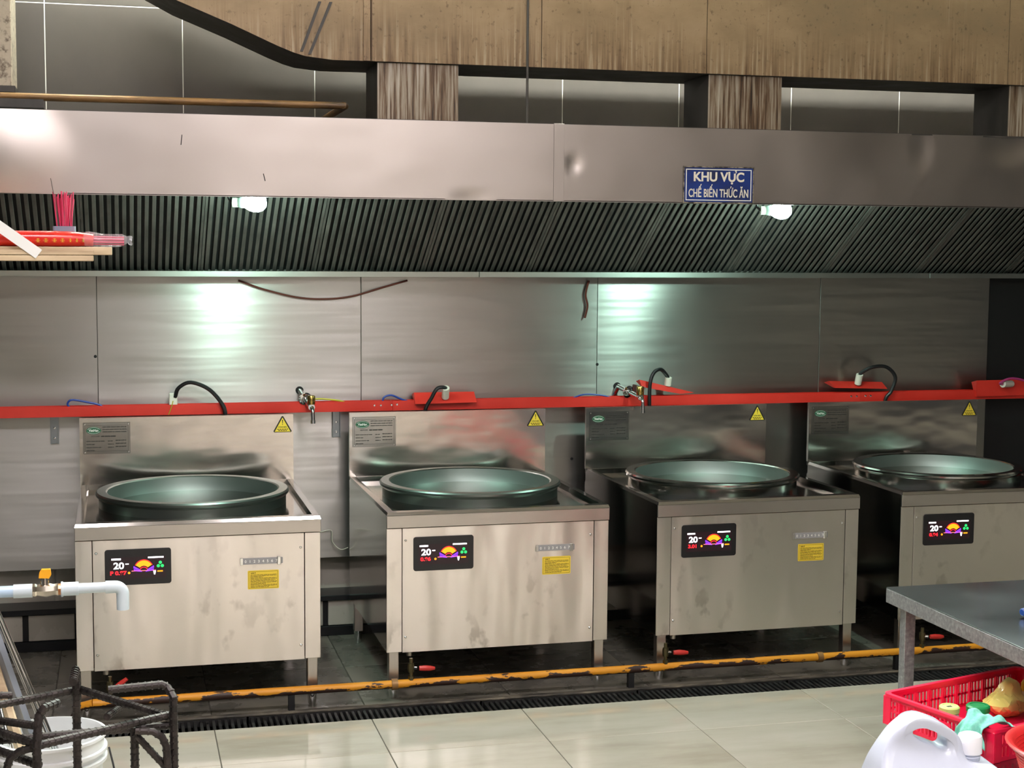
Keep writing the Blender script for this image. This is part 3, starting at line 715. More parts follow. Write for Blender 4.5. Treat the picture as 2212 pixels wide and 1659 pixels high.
for px in (118, 727):
    q = at(px, 930, 1, 6.985)
    s = MB().box(q.x-.018, 6.990, .915, q.x+.018, 6.998, 1.05, .001); s.box(q.x-.018, 6.975, .915, q.x-.014, 6.990, 1.05); s.box(q.x+.014, 6.975, .915, q.x+.018, 6.990, 1.05); s.box(q.x-.018, 6.965, 1.043, q.x+.018, 6.99, 1.047)
    bo = s.build('bracket', M_GALV, tray)
    MB().lathe([(0, .004), (.005, .003), (.006, 0)], 8, (q.x, 6.990, .985), 'Y').lathe([(0, .004), (.005, .003), (.006, 0)], 8, (q.x, 6.990, .94), 'Y').build('bolt', M_CHROME, bo)
def cover(pts, label, sleeve, tilt=None):
    """bent tray cover leaning on the tray: front face polygon + top flange"""
    t = thing('tray_cover', label, 'cover', (0, 0, 0), 0, 'loose red tray covers')
    b = MB(); P = [Vector(p) for p in pts]; off = Vector((0, .003, 0))
    A = [b.bm.verts.new(p) for p in P]; B = [b.bm.verts.new(p+off) for p in P]; n = len(P)
    b.bm.faces.new(A); b.bm.faces.new(B[::-1])
    for k in range(n): b.bm.faces.new((A[k], B[k], B[(k+1) % n], A[(k+1) % n]))
    b.build('cover_face', M_RED, t)
    f = MB(); a, c = P[0], P[1]
    f.quad(a, c, c+Vector((0, .05, -.012)), a+Vector((0, .05, -.012))); f.quad(a, a+Vector((0, .05, -.012)), P[-1]+Vector((0, .02, 0)), P[-1]); f.build('cover_flange', M_RED, t)
    if sleeve:
        s0, s1 = Vector(sleeve[0]), Vector(sleeve[1]); d = (s1-s0).normalized()
        s = MB(); s.tube([s0, s1], .017, 16, False); s.tube([s1, s1-d*.02], .014, 16, True); s.tube([s1-d*.0005, s1+d*.0005], [.017, .014], 16, False); s.build('sleeve', M_WPVC, t)
        s2 = MB().lathe([(0, 0), (.0138, 0)], 16, (0, 0, 0)); q = Vector((0, 0, 1)).rotation_difference(d); s2.xf(Matrix.Translation(s1-d*.004) @ q.to_matrix().to_4x4()); s2.build('sleeve_bore', M_BLACK, t)
    return t
P3 = lambda x, y, Y=6.905: tuple(at(x, y, 1, Y))
def cov_pts(l, y): return [P3(px, py, yy) for (px, py), yy in zip(l, y)]
cover(cov_pts([(894, 848), (1024, 846), (1030, 869), (897, 873)], [6.93, 6.93, 6.885, 6.885]), 'loose red tray cover behind the second cooker, flat with white sleeve', (P3(962, 858, 6.90), P3(963, 838, 6.86)))
cover(cov_pts([(1381, 820), (1398, 824), (1500, 848), (1470, 851), (1398, 838), (1386, 834)], [6.93, 6.93, 6.91, 6.905, 6.90, 6.91]), 'twisted red tray cover tilted up behind the third cooker', (P3(1442, 832, 6.93), P3(1444, 815, 6.92)))
cover(cov_pts([(1790, 823), (1905, 825), (1917, 840), (1804, 838)], [6.95, 6.95, 6.90, 6.90]), 'loose red tray cover lifted open above the rightmost cooker', (P3(1853, 829, 6.92), P3(1857, 809, 6.90)))
cover(cov_pts([(2110, 822), (2230, 819), (2230, 853), (2110, 857)], [6.90, 6.90, 6.90, 6.90]), 'red tray cover cut off by the right edge of the photo', (P3(2185, 829, 6.90), P3(2166, 830, 6.86)))
sl = thing('conduit_sleeve', 'short white plastic sleeve standing on the tray behind the leftmost cooker', 'sleeve')
a, b = Vector(P3(374, 870, 6.94)), Vector(P3(375, 849, 6.94)); a.z = 1.0435
MB().box(a.x-.018, 6.93, a.z, a.x+.018, 6.955, b.z, .004).build('sleeve_body', M_WPVC, sl)
def cable(name, pts, r, mat, label, cat='cable', group=None, n=6):
    o = MB().tube(smooth_path(pts, n), r, 8).build(name, mat); return tag(o, label, cat, group)
cable('power_cable', [P3(378, 858, 6.935), P3(386, 838, 6.92), P3(412, 826, 6.905), P3(450, 840, 6.90), P3(478, 870, 6.895), P3(487, 895, 6.885), P3(490, 960, 6.90)], .009, M_CABLE, 'black cable arching from white sleeve down behind the leftmost cooker', 'cable', 'cooker power cables')
cable('power_cable', [P3(963, 848, 6.89), P3(962, 838, 6.86), P3(945, 839, 6.855), P3(932, 860, 6.86), P3(918, 890, 6.878), P3(914, 960, 6.90)], .009, M_CABLE, 'black cable arching from tilted sleeve down behind the second cooker', 'cable', 'cooker power cables')
cable('power_cable', [P3(1444, 822, 6.925), P3(1441, 812, 6.92), P3(1427, 798, 6.905), P3(1412, 806, 6.895), P3(1404, 832, 6.89), P3(1403, 885, 6.892), P3(1403, 950, 6.90)], .009, M_CABLE, 'black cable looping beside the twisted cover behind the third cooker', 'cable', 'cooker power cables')
cable('power_cable', [P3(1855, 818, 6.91), P3(1860, 806, 6.90), P3(1885, 793, 6.88), P3(1915, 793, 6.88), P3(1934, 815, 6.885), P3(1925, 845, 6.895), P3(1912, 866, 6.905), P3(1909, 930, 6.93)], .009, M_CABLE, 'black cable in a wide arch behind the rightmost cooker', 'cable', 'cooker power cables')
cable('pink_wire', [P3(2172, 830, 6.87), P3(2160, 828, 6.85), P3(2180, 818, 6.85), P3(2205, 820, 6.86), P3(2240, 832, 6.87)], .006, plain('pink_wire', (180, 60, 120), .4), 'bundle of pink wires leaving a sleeve at the right edge', 'wire')
cable('blue_wire', [P3(150, 880, 6.935), P3(146, 872, 6.935), P3(155, 864, 6.935), P3(185, 868, 6.935), P3(216, 875, 6.935), P3(222, 882, 6.935)], .0045, M_BLUE, 'blue wire loop poking out of the tray at far left', 'wire')
cable('blue_wire', [P3(826, 870, 6.935), P3(830, 858, 6.935), P3(846, 854, 6.935), P3(866, 862, 6.935), P3(884, 868, 6.935)], .0045, M_BLUE, 'blue wire loop by the red cover at the second cooker', 'wire')
cable('blue_wire', [P3(1232, 862, 6.935), P3(1262, 852, 6.935), P3(1300, 854, 6.935), P3(1325, 860, 6.935)], .0035, M_BLUE, 'flat blue wire arc on the tray left of the third cooker', 'wire')
cable('earth_wire', [P3(676, 862, 6.935), P3(700, 862, 6.935), P3(735, 866, 6.935), P3(750, 872, 6.935)], .004, M_YGW, 'yellow green earth wire lying on the tray by the left tap', 'wire')
cable('earth_wire', [P3(374, 866, 6.90), P3(370, 880, 6.903), P3(364, 896, 6.906)], .002, M_YGW, 'thin earth wire hanging from the sleeve at the leftmost cooker', 'wire')
cable('hanging_wire', [P3(515, 606, 6.985), P3(570, 625, 6.985), P3(640, 642, 6.985), P3(700, 646, 6.985), P3(760, 640, 6.985), P3(830, 620, 6.985), P3(880, 606, 6.985)], .0045, M_BROWN, 'brown wire sagging below the hood over the left wall sheets', 'wire')
cable('hanging_wire', [P3(1272, 606, 6.985), P3(1265, 636, 6.985), P3(1269, 660, 6.985), P3(1263, 687, 6.985)], .0055, M_BROWN, 'short brown wire hanging straight down below the middle of the hood', 'wire')
cable('floor_wire', [P3(690, 1150, 6.99), P3(716, 1146, 6.985), P3(718, 1170, 6.98), P3(735, 1187, 6.97), P3(752, 1183, 6.97)], .0028, plain('white_wire', (190, 184, 168), .5), 'thin pale wire looping in the gap between the two left cookers', 'wire')

# taps on the wall
def tap(w, knob, label, elbow):
    a = at(*w, 1, 6.998); k = at(*knob, 1, 6.80)
    t = thing('wall_tap', label, 'tap', (0, 0, 0), 0, 'steel taps on the wall above the tray')
    e = Vector((k.x-.004, 6.82, k.z-.045))
    s = MB(); st = Vector((a.x, 6.998, a.z))
    if elbow: s.tube([st+Vector((-.03, 0, -.08)), st+Vector((-.012, -.005, -.03)), st+Vector((0, -.02, 0)), (st+e)/2, e], .012, 12)
    else: s.tube([st, e], .012, 12)
    s.build('pipe', M_CHROME, t)
    d = (e-st).normalized(); f = MB().lathe([(.012, 0), (.028, .002), (.030, .008), (.022, .012), (.012, .012)], 24); q = Vector((0, 0, 1)).rotation_difference(d)
    f.xf(Matrix.Translation(st+(e-st)*.48) @ q.to_matrix().to_4x4()); f.build('flange', M_CHROME, t)
    MB().lathe([(0, 0), (.018, 0), (.018, .002)], 20, (a.x, 6.9985, a.z), 'Y').build('wall_hole', M_BLACK, t)
    MB().tube([e+Vector((0, .01, 0)), e+Vector((.002, -.025, 0))], [.013, .015], 14).build('body', M_CHROME, t)
    MB().lathe([(0, -.002), (.016, -.002), (.0175, .004), (.0175, .034), (.015, .038), (.010, .038), (.010, .033), (0, .033)], 20, (e.x+.002, e.y-.012, e.z+.014)).build('knob', M_BRASS, t)
    MB().tube(smooth_path([e+Vector((.002, -.018, 0)), e+Vector((.004, -.04, -.012)), e+Vector((.005, -.045, -.045)), e+Vector((.005, -.045, -.068))]), .009, 12).build('spout', M_CHROME, t)
    MB().lathe([(.009, 0), (.0105, 0), (.0105, -.014), (.007, -.014)], 14, tuple(e+Vector((.005, -.045, -.056)))).build('nozzle', M_CHROME, t)
tap((647, 843), (674, 858), 'steel tap with brass knob between the two left cookers', False)
tap((1333, 834), (1385, 838), 'steel tap with brass knob on a bent pipe above the third cooker', True)

# ================================================================== ALTAR SHELF AT UPPER LEFT
SY = 5.20
zt_ = at(100, 533, 1, SY).z
sh = thing('altar_shelf', 'small raw wood shelf with a white steel brace at the left edge below the hood', 'shelf')
MB().box(-1.0, SY, zt_-.026, at(242, 540, 1, SY).x, SY+.11, zt_, .002).build('plank', M_WOOD, sh)
MB().box(-1.0, SY-.022, zt_-.026, at(203, 540, 1, SY-.02).x, SY-.0005, zt_-.010, .002).build('front_batten', M_WOOD, sh)
MB().box(-1.0, SY-.022, zt_-.046, at(202, 555, 1, SY-.02).x, SY+.05, zt_-.0275, .002).build('lower_plank', M_WOOD, sh)
A = at(-10, 483, 1, SY-.026); B = at(84, 549, 1, SY-.026); d = (B-A).normalized(); nrm = Vector((-d.z, 0, d.x))*.017
A = A+d*((-.81-A.x)/d.x)
MB().prism([(A.x-nrm.x, A.z-nrm.z), (B.x-nrm.x, B.z-nrm.z), (B.x+nrm.x, B.z+nrm.z), (A.x+nrm.x, A.z+nrm.z)], SY-.027, SY-.0225, 'XZ').build('brace', plain('white_paint', (225, 225, 220), .4), sh)
MB().box(-.83, SY-.045, zt_-.05, -.79, SY-.0275, ZC, .002).build('hanging_post', MATS['white_paint'], sh)
# incense pack
pk = thing('incense_pack', 'red and gold wrapped incense bundle lying on the altar shelf', 'incense pack')
pr_ = .0255; x1 = at(202, 515, 1, SY+.03).x; zc = zt_+pr_+.0005
M_PACK = mottled('red_foil', [(.3, (176, 20, 14)), (.6, (220, 40, 22)), (.78, (240, 90, 30))], (6, 10, 10), 1., (.2, .35))
MB().tube([(-.72, SY+.03, zc), (-.70, SY+.03, zc), (-.2, SY+.03, zc), (x1-.05, SY+.03, zc-.001), (x1, SY+.03, zc-.004)], [.018, pr_, pr_, pr_-.002, pr_-.006], 20).build('wrapper', M_PACK, pk)
b = MB()
for k, px in enumerate((82, 99, 118, 135, 152, 166, 180)):
    q = at(px, 519, 1, SY+.003); x, z, y = q.x, q.z, SY+.0035
    hw = .0065 if k < 4 else .004
    b.box(x-hw, y, z-.001, x+hw, y+.003, z+.001); b.box(x-.001, y, z-hw, x+.001, y+.003, z+hw); b.box(x-hw*.7, y, z+.004, x+hw*.7, y+.003, z+.0055); b.box(x-hw*.8, y, z-.0055, x+hw*.8, y+.003, z-.004)
b.build('gold_print', plain('gold_print', (236, 190, 70), .3, .4), pk)
b = MB(); e0 = at(268, 523, 1, SY+.03)
for k in range(16):
    a = 2*math.pi*k/16; rr = .006+.007*(k % 2)
    b.tube([(x1-.02, SY+.03+rr*math.cos(a), zc-.004+rr*math.sin(a)), (e0.x, SY+.03+rr*1.05*math.cos(a), zc-.006+rr*math.sin(a))], .0022, 6)
b.build('stick_ends', plain('magenta_sticks', (206, 24, 84), .5), pk)['kind'] = 'stuff'
M_FILM = plain('clear_film', (225, 225, 230), .12, 0, .6, alpha=.16)
rg = random.Random(5); pts = []
e1 = at(284, 530, 1, SY+.03)
b = MB(); rings = []
for i, (xx, r_) in enumerate(((x1-.03, pr_+.001), (x1-.01, pr_+.002), (x1+.03, .023), (e0.x-.01, .020), (e0.x+.012, .010), (e1.x-.006, .016), (e1.x+.004, .012))):
    rings.append([b.bm.verts.new((xx+rg.uniform(-.004, .004), SY+.03+(r_+rg.uniform(-.003, .004))*math.cos(2*math.pi*k/14), max(zc-.004+(r_+rg.uniform(-.003, .004))*math.sin(2*math.pi*k/14), zt_+.001 if xx < x1+.03 else 0))) for k in range(14)])
for a_, c_ in zip(rings[:-1], rings[1:]):
    for k in range(14): b.bm.faces.new((a_[k], a_[(k+1) % 14], c_[(k+1) % 14], c_[k]))
b.build('plastic_wrap', M_FILM, pk, 20)
# incense cup
q = at(139, 495, 1, SY+.085)
cp = thing('incense_holder', 'small grey cup holding burnt pink incense sticks on the altar shelf', 'incense cup', (q.x, SY+.083, zt_+.0005))
zr = at(139, 489, 1, SY+.085).z - zt_
MB().prism(rrect(-.036, -.022, .036, .022, .008), 0, zr, 'XY').build('cup', plain('blue_grey_cup', (120, 132, 150), .3), cp)
stick = MB().tube([(0, 0, 0), (0, 0, .115)], .0016, 6).mesh('incense_stick', plain('pink_stick', (196, 40, 84), .6))
for k in range(34):
    a = rg.uniform(0, 2*math.pi); r_ = math.sqrt(rg.random())*.024
    o = obj('incense_stick', stick, cp, (r_*math.cos(a), .6*r_*math.sin(a), zr-.004))
    o.rotation_euler = (rg.uniform(-.06, .06), r_*math.cos(a)*4.0+rg.uniform(-.04, .04), 0); o.scale = (1, 1, rg.uniform(.82, 1.05))
o = obj('burnt_stick', MB().tube([(0, 0, 0), (-.012, 0, .10), (-.022, 0, .16)], .0013, 6).mesh('burnt_stick', plain('ash_stick', (92, 82, 76), .8)), cp, (-.018, 0, zr-.004))

# ================================================================== WATER PIPE AT LEFT
PY = 4.48; pz = at(150, 1272, 1, PY).z; X_ = lambda px: at(px, 1272, 1, PY).x
wp = thing('water_pipe', 'pale grey plastic water pipe with yellow valve and downturned end, in front of leftmost cooker', 'pipe', (0, PY, 0))
MB().tube([(-1.0, 0, pz), (X_(30), 0, pz)], .0165, 16).build('blue_pipe', M_BPVC, wp)
MB().tube([(-1.0, 0, 0), (-1.0, 0, pz+.02)], .0165, 16).build('riser', M_BPVC, wp)
MB().tube([(X_(29), 0, pz), (X_(70), 0, pz)], .0195, 18).build('coupling', M_GPVC, wp)
vb = MB().tube([(X_(70), 0, pz), (X_(76), 0, pz), (X_(80), 0, pz), (X_(100), 0, pz), (X_(116), 0, pz), (X_(126), 0, pz)], [.018, .0195, .016, .021, .016, .0185], 8)
vbo = vb.build('valve_body', plain('nickel', (205, 196, 184), .22, 1.), wp)
MB().tube([(X_(97), 0, pz+.015), (X_(97), 0, pz+.035)], [.012, .010], 12).build('valve_neck', MATS['nickel'], vbo)
MB().tube([(X_(88), 0, pz+.022), (X_(106), 0, pz+.022)], .005, 8).build('packing_nut', M_BRASS, vbo)
c = X_(97)
MB().prism([(c-.016, pz+.036), (c+.012, pz+.034), (c+.018, pz+.044), (c+.016, pz+.060), (c-.008, pz+.060), (c-.014, pz+.052)], -.008, .008, 'XZ').build('handle', plain('yellow_handle', (238, 168, 30), .35), vbo)
MB().tube([(X_(126), 0, pz), (X_(132), 0, pz)], .0165, 10).build('copper_ring', plain('copper', (190, 130, 90), .3, 1.), wp)
MB().tube([(X_(132), 0, pz), (X_(136), 0, pz), (X_(137), 0, pz), (X_(170), 0, pz)], [.022, .022, .0195, .0195], 18).build('coupling', M_GPVC, wp)
MB().tube([(X_(169), 0, pz), (X_(230), 0, pz)], .0150, 16).build('outlet_pipe', M_GPVC, wp)
xe = X_(265)
MB().tube([(X_(228), 0, pz), (X_(229), 0, pz)] + [(xe-.022+.022*math.sin(a), 0, pz-.022+.022*math.cos(a)) for a in [R(v) for v in range(0, 91, 10)]] + [(xe, 0, at(265, 1316, 1, PY).z)], [.0185, .0185] + [.0180]*10 + [.0175], 18).build('elbow', M_GPVC, wp)

# ================================================================== BUCKET WITH TUBES
bc = Vector((-.215, 4.53, 0))
bk = thing('white_bucket', 'white plastic bucket standing on the floor behind the rebar stand', 'bucket', tuple(bc))
M_BUCKET = plain('white_bucket_plastic', (226, 228, 228), .35)
MB().lathe([(0, 0), (.125, 0), (.132, .006), (.148, .30), (.160, .302), (.161, .312), (.150, .314), (.151, .328), (.161, .330), (.161, .340), (.152, .342), (.153, .372), (.160, .374), (.160, .382), (.152, .383), (.148, .372), (.128, .012), (0, .010)], 56).build('shell', M_BUCKET, bk)
MB().tube(smooth_path([(.165, -.02, .335), (.180, -.05, .27), (.182, -.07, .19), (.172, -.08, .12), (.155, -.085, .08)]), .003, 8).build('wire_handle', M_CABLE, bk)
b = MB(); b.box(-.006, -.0005, -.012, .012, .0005, .010); b.box(.0, -.0005, .014, .008, .0005, .026)
o = b.build('printed_mark', M_INK, bk); a = R(-42); o.location = (.1445*math.cos(a), .1445*math.sin(a), .215); o.rotation_euler = (0, 0, a+math.pi/2)
def leaning(name, p_top, p_bot, r, mat, label, cat, sx=1., seg=14, group=None):
    """rod in the bucket: bottom point inside, top beyond the left edge of the photo"""
    A, B = Vector(p_bot), Vector(p_top); B = B+(B-A).normalized()*.45
    o = MB().tube([A, B], r, seg, True, sx).build(name, mat); return tag(o, label, cat, group)
leaning('steel_tube', at(0, 1336, 1, 4.66), (bc.x+.03, 4.53, .03) if 0 else tuple(at(112, 1606, 1, 4.57)-Vector((-.05, 0, .12))), .0085, M_CHROME, 'shiny chrome tube leaning in the white bucket, rightmost of the rods', 'tube')
leaning('steel_tube', at(0, 1350, 1, 4.64), tuple(at(98, 1600, 1, 4.545)-Vector((-.05, 0, .12))), .0055, M_CHROME, 'thin chrome tube leaning in the white bucket beside the thick one', 'tube')
leaning('metal_channel', at(-6, 1385, 1, 4.63), tuple(at(66, 1602, 1, 4.52)-Vector((-.04, 0, .12))), .016, plain('dull_aluminium', (150, 156, 165), .4, .8), 'dull grey aluminium channel leaning in the white bucket', 'channel', .55, 4)
leaning('wooden_stick', at(-12, 1440, 1, 4.61), tuple(at(42, 1605, 1, 4.485)-Vector((-.03, 0, .12))), .020, M_WOOD, 'weathered wooden stick leaning in the white bucket', 'stick', .7, 6)
leaning('steel_tube', at(-14, 1470, 1, 4.58), tuple(at(24, 1602, 1, 4.45)-Vector((-.02, 0, .12))), .006, M_CHROME, 'thin chrome tube leaning leftmost in the white bucket', 'tube')

# ================================================================== REBAR STAND
rs = thing('rebar_stand', 'dark welded rebar stand in the lower left corner', 'stand', (0, 0, 0))
rA, rB, rC = at(84, 1610, 2, .56), at(165, 1490, 2, .56), at(366, 1549, 2, .56); rL = rA+rB-rC
RB = .0105
def rebar(name, pts, r=RB, sm=0):
    P = [Vector(p) for p in pts]
    if sm: P = smooth_path(P, sm)
    b = MB().tube(P, r, 10)
    # ribs of the bar
    for a, c in zip(P[:-1], P[1:]):
        n = int((c-a).length/.016); d = (c-a).normalized() if (c-a).length > 1e-6 else Vector((0, 0, 1))
        for k in range(n):
            m_ = a+(c-a)*((k+.5)/n); b.tube([m_-d*.002, m_+d*.002], r*1.13, 8, True)
    return b.build(name, M_REBAR, rs)
up = Vector((0, 0, 1))
rebar('ring_bar', [rL, rB]); rebar('ring_bar', [rB+up*.004, rC]); rebar('ring_bar', [rC+up*.006, rA]); rebar('ring_bar', [rA, rL])
rebar('cross_bar', [rC-up*.022, rL+(rA-rL)*.5-up*.03]); rebar('cross_bar', [rL-up*.05, rA-up*.05])
rebar('post', [(rA.x-.004, rA.y-.02, 0), (rA.x-.004, rA.y-.02, .57), tuple(at(84, 1545, 1, rA.y)), tuple(at(94, 1530, 1, rA.y)), tuple(at(124, 1518, 1, rA.y+.05))])
rebar('post', [(rB.x, rB.y-.022, 0), (rB.x, rB.y-.022, at(166, 1445, 1, rB.y-.02).z), tuple(at(158, 1474, 1, rB.y-.12))], .011)
rebar('post', [(rC.x+.010, rC.y-.02, 0), (rC.x+.010, rC.y-.02, at(369, 1500, 1, rC.y).z), tuple(at(362, 1485, 1, rC.y)), tuple(at(350, 1478, 1, rC.y)), tuple(at(234, 1490, 1, rC.y))])
rebar('post', [(rL.x, rL.y, 0), (rL.x, rL.y, .62)])
mD = rA+(rC-rA)*.72
rebar('inner_leg', [(mD.x, mD.y+.03, 0), (mD.x, mD.y+.03, .545)])
rebar('bent_leg', [tuple(at(292, 1578, 1, mD.y)), tuple(at(330, 1580, 1, mD.y)), tuple(at(350, 1592, 1, mD.y)), tuple(at(359, 1612, 1, mD.y)), tuple(at(363, 1660, 1, mD.y)), (at(363, 1660, 1, mD.y).x, mD.y, 0)], RB*.95, 0)
rebar('diagonal_brace', [tuple(at(291, 1585, 1, mD.y+.012)), tuple(at(358, 1657, 1, mD.y+.012)), tuple(at(420, 1720, 1, mD.y+.012))], RB*.85)
rebar('bent_leg', [tuple(at(76, 1614, 1, rA.y+.02)), tuple(at(42, 1623, 1, rA.y+.02)), tuple(at(22, 1638, 1, rA.y+.02)), tuple(at(14, 1662, 1, rA.y+.02)), (at(14, 1662, 1, rA.y+.02).x, rA.y+.02, 0)], RB*.95)
rebar('stub', [tuple(at(231, 1549, 1, rC.y+.1)), tuple(at(258, 1529, 1, rC.y+.25))], RB*.9)
rebar('stub', [tuple(at(-20, 1502, 1, rL.y-.05)), tuple(at(27, 1502, 1, rL.y-.05))], RB*.9)
rebar('cross_bar', [tuple(at(-20, 1554, 1, rL.y-.1)), tuple(at(78, 1568, 1, rA.y+.03))], RB*.9)

# ================================================================== STEEL TABLE
tx, ty = 2.516, 4.667
tb = thing('steel_table', 'scratched stainless steel work table at the right edge', 'table', (tx, ty, 0))
M_TABLE = steel('scratched_table_steel', (172, 181, 184), (.20, .26), (2, 2, 2), .06, .01)
M_TEDGE = mottled('scuffed_table_edge', [(.3, (132, 134, 136)), (.6, (168, 170, 172)), (.8, (206, 208, 208))], (80, 80, 80), 1., (.4, .55), .75)
TLn, TWd = 1.70, 1.6
MB().box(0, -TLn, .6455, TWd, 0, .65, .0012).build('top', M_TABLE, tb)
MB().box(0, -TLn, .598, .003, 0, .6453, .0008).box(.003, -.003, .598, TWd, 0, .6453, .0008).box(TWd-.003, -TLn, .598, TWd, -.003, .6453).box(.003, -TLn, .598, TWd-.003, -TLn+.003, .6453).build('apron', M_TEDGE, tb)
for lx, ly in ((.030, -.083), (TWd-.07, -.083), (.030, -TLn+.045), (TWd-.07, -TLn+.045)):
    lg = MB().box(lx, ly, .03, lx+.038, ly+.038, .6455, .0015).build('leg', M_TEDGE, tb)
    MB().lathe([(0, 0), (.014, 0), (.016, .03), (0, .03)], 14, (lx+.019, ly+.019, 0)).build('foot', M_BLACK, lg)
q = at(2207, 1326, 2, .664)
bo = thing('blue_bottle', 'small bottle with a dark blue cap lying on the steel table', 'bottle', (q.x, q.y, .669), R(-76))
MB().lathe([(0, 0), (.009, 0), (.012, -.003), (.0125, -.022), (0, -.022)], 20, (0, 0, 0), 'Y').build('cap', plain('dark_blue_plastic', (22, 60, 130), .3), bo)
MB().lathe([(.008, -.022), (.009, -.032), (.0185, -.05), (.0188, -.125), (.015, -.132), (0, -.132)], 20, (0, 0, 0), 'Y').build('body', plain('pale_blue_plastic', (130, 170, 205), .3), bo)

# ================================================================== LOW BENCH, RED CRATE AND WHAT IS IN IT
ZS = .35; CK = 1.1154  # crate, bench, basket and table scaled about the camera, results baked as constants
bn = thing('low_bench', 'low grey steel bench under the red crate', 'bench', (2.454, 4.216, 0), math.atan2(-.417, .909))
MB().box(0, -.95, ZS-.03, 1.2, 0, ZS, .002).build('bench_top', M_TABLE, bn)
for lx, ly in ((.03, -.07), (1.13, -.07), (.03, -.92), (1.13, -.92)):
    MB().box(lx, ly, 0, lx+.035, ly+.035, ZS-.03, .0015).build('leg', M_TEDGE, bn)
FLc = Vector((2.241, 4.165, ZS)); uu = Vector((.957, .29, 0)); vv = Vector((.29, -.957, 0)); CL, CWd, CH = .54, .394, .087
ca = math.atan2(.29, .957)
cr_ = thing('plastic_crate', 'crimson slotted plastic crate on the low bench beside the steel table', 'crate', (FLc.x, FLc.y, ZS+.0005), ca); cr_.scale = (CK, CK, CK)
# local frame: +x along uu, -y along vv
def crate_wall(L, name):
    b = MB(); th = .004
    for z0, z1 in ((.0, .0115), (.0375, .0435), (.068, .081)): b.box(0, -th/2, z0, L, th/2, z1)
    n = int(round(L/.0135)); pitch = L/n
    for i in range(n+1):
        x = i*pitch; wide = (i % 4 == 0)
        b.box(max(x-.0028, 0), -th/2-(.0045 if wide else 0), .009, min(x+.0028, L), th/2, .071)
    return b.mesh(name, M_CRATE)
wl = crate_wall(CL-.016, 'long_wall'); ws = crate_wall(CWd-.016, 'short_wall')
obj('long_wall', wl, cr_, (.008, -.009, 0)); obj('long_wall', wl, cr_, (.008, -CWd+.009, 0))
for xx in (.009, CL-.009):
    o = obj('short_wall', ws, cr_, (xx, -.008, 0)); o.rotation_euler = (0, 0, -math.pi/2)
rim = MB()
outer = rrect(0, -CWd, CL, 0, .022); inner = rrect(.013, -CWd+.013, CL-.013, -.013, .015)
A0 = [rim.bm.verts.new((x, y, .079)) for x, y in outer]; A1 = [rim.bm.verts.new((x, y, CH)) for x, y in outer]; I0 = [rim.bm.verts.new((x, y, .079)) for x, y in inner]; I1 = [rim.bm.verts.new((x, y, CH)) for x, y in inner]; n = len(outer)
for k in range(n):
    k2 = (k+1) % n
    rim.bm.faces.new((A0[k], A0[k2], A1[k2], A1[k])); rim.bm.faces.new((A1[k], A1[k2], I1[k2], I1[k])); rim.bm.faces.new((I1[k], I1[k2], I0[k2], I0[k])); rim.bm.faces.new((I0[k], I0[k2], A0[k2], A0[k]))
rim.build('rim', M_CRATE, cr_)
for cx_, cy_ in ((0, 0), (CL, 0), (0, -CWd), (CL, -CWd)):
    sx_, sy_ = (1 if cx_ == 0 else -1), (-1 if cy_ == 0 else 1)
    b = MB()
    for (a0_, a1_, b0_, b1_) in ((.003, .029, .003, .009), (.003, .009, .009, .029)):
        xs_ = sorted((cx_+sx_*a0_, cx_+sx_*a1_)); ys_ = sorted((cy_+sy_*b0_, cy_+sy_*b1_)); b.box(xs_[0], ys_[0], 0, xs_[1], ys_[1], .080, .001)
    b.build('corner_post', M_CRATE, cr_)
lp = MB().prism(rrect(0, 0, .105, .032, .006), -.0045, 0, 'XZ').build('label_panel', M_CRATE, cr_); lp.location = (.002, -.145, .033); lp.rotation_euler = (0, 0, -math.pi/2)
MB().box(.009, -CWd+.009, 0, CL-.009, -.009, .003).build('base', M_CRATE, cr_)
ZF = ZS+.004                                   # floor of the crate
def jar(px, py, z, r, lidc, label, clear):
    r *= CK; z *= CK; q = at(px, py, 2, ZF+z); t = thing('spice_jar', label, 'jar', (q.x, q.y, ZF))
    MB().lathe([(0, 0), (r*.95, 0), (r, .005), (r, z-.03), (r*.86, z-.02), (0, z-.02)], 28).build('glass', clear, t)
    MB().lathe([(r*.6, z-.019), (r*1.02, z-.019), (r*1.04, z-.004), (r*.9, z), (r*.72, z), (r*.70, z-.002), (0, z-.002)], 28).build('lid', lidc, t)
    return t
j1 = jar(2051, 1524, .090, .026, plain('pale_green_lid', (196, 222, 130), .35), 'jar with a pale green lid in the red crate', plain('white_jar', (214, 216, 206), .25))
MB().box(-.009, -.007, .0982, .006, .003, .0990).build('lid_mark', M_INK, j1)
jar(2113, 1522, .100, .030, plain('bright_green_lid', (10, 124, 64), .35), 'jar with a bright green lid in the red crate', plain('violet_glass', (150, 120, 140), .12, alpha=.75))
def crumple(name, c, rad, mat, seed, peak=None, sub=4):
    b = MB(); bmesh.ops.create_icosphere(b.bm, subdivisions=sub, radius=1); rg = random.Random(seed)
    dirs = [(Vector((rg.gauss(0, 1), rg.gauss(0, 1), rg.gauss(0, 1))).normalized(), rg.uniform(.72, 1.1)) for _ in range(40)]
    for v in b.bm.verts:
        n = v.co.normalized(); s = 1.25
        for dd, h in dirs:
            k = n.dot(dd)
            if k > .15: s = min(s, h/k)
        s = max(.55, s)
        if peak:
            k = max(0, n.dot(Vector(peak).normalized())); s += .65*k**8
        s *= 1+.05*math.sin(n.x*17+n.z*11)*math.sin(n.y*13-n.z*9)
        v.co = Vector((n.x*rad[0]*s, n.y*rad[1]*s, max(-rad[2]*.75, n.z*rad[2]*s)))
    for v in b.bm.verts: v.co += Vector(c)+Vector((0, 0, rad[2]*.75))
    return b.build(name, mat, None, 24)
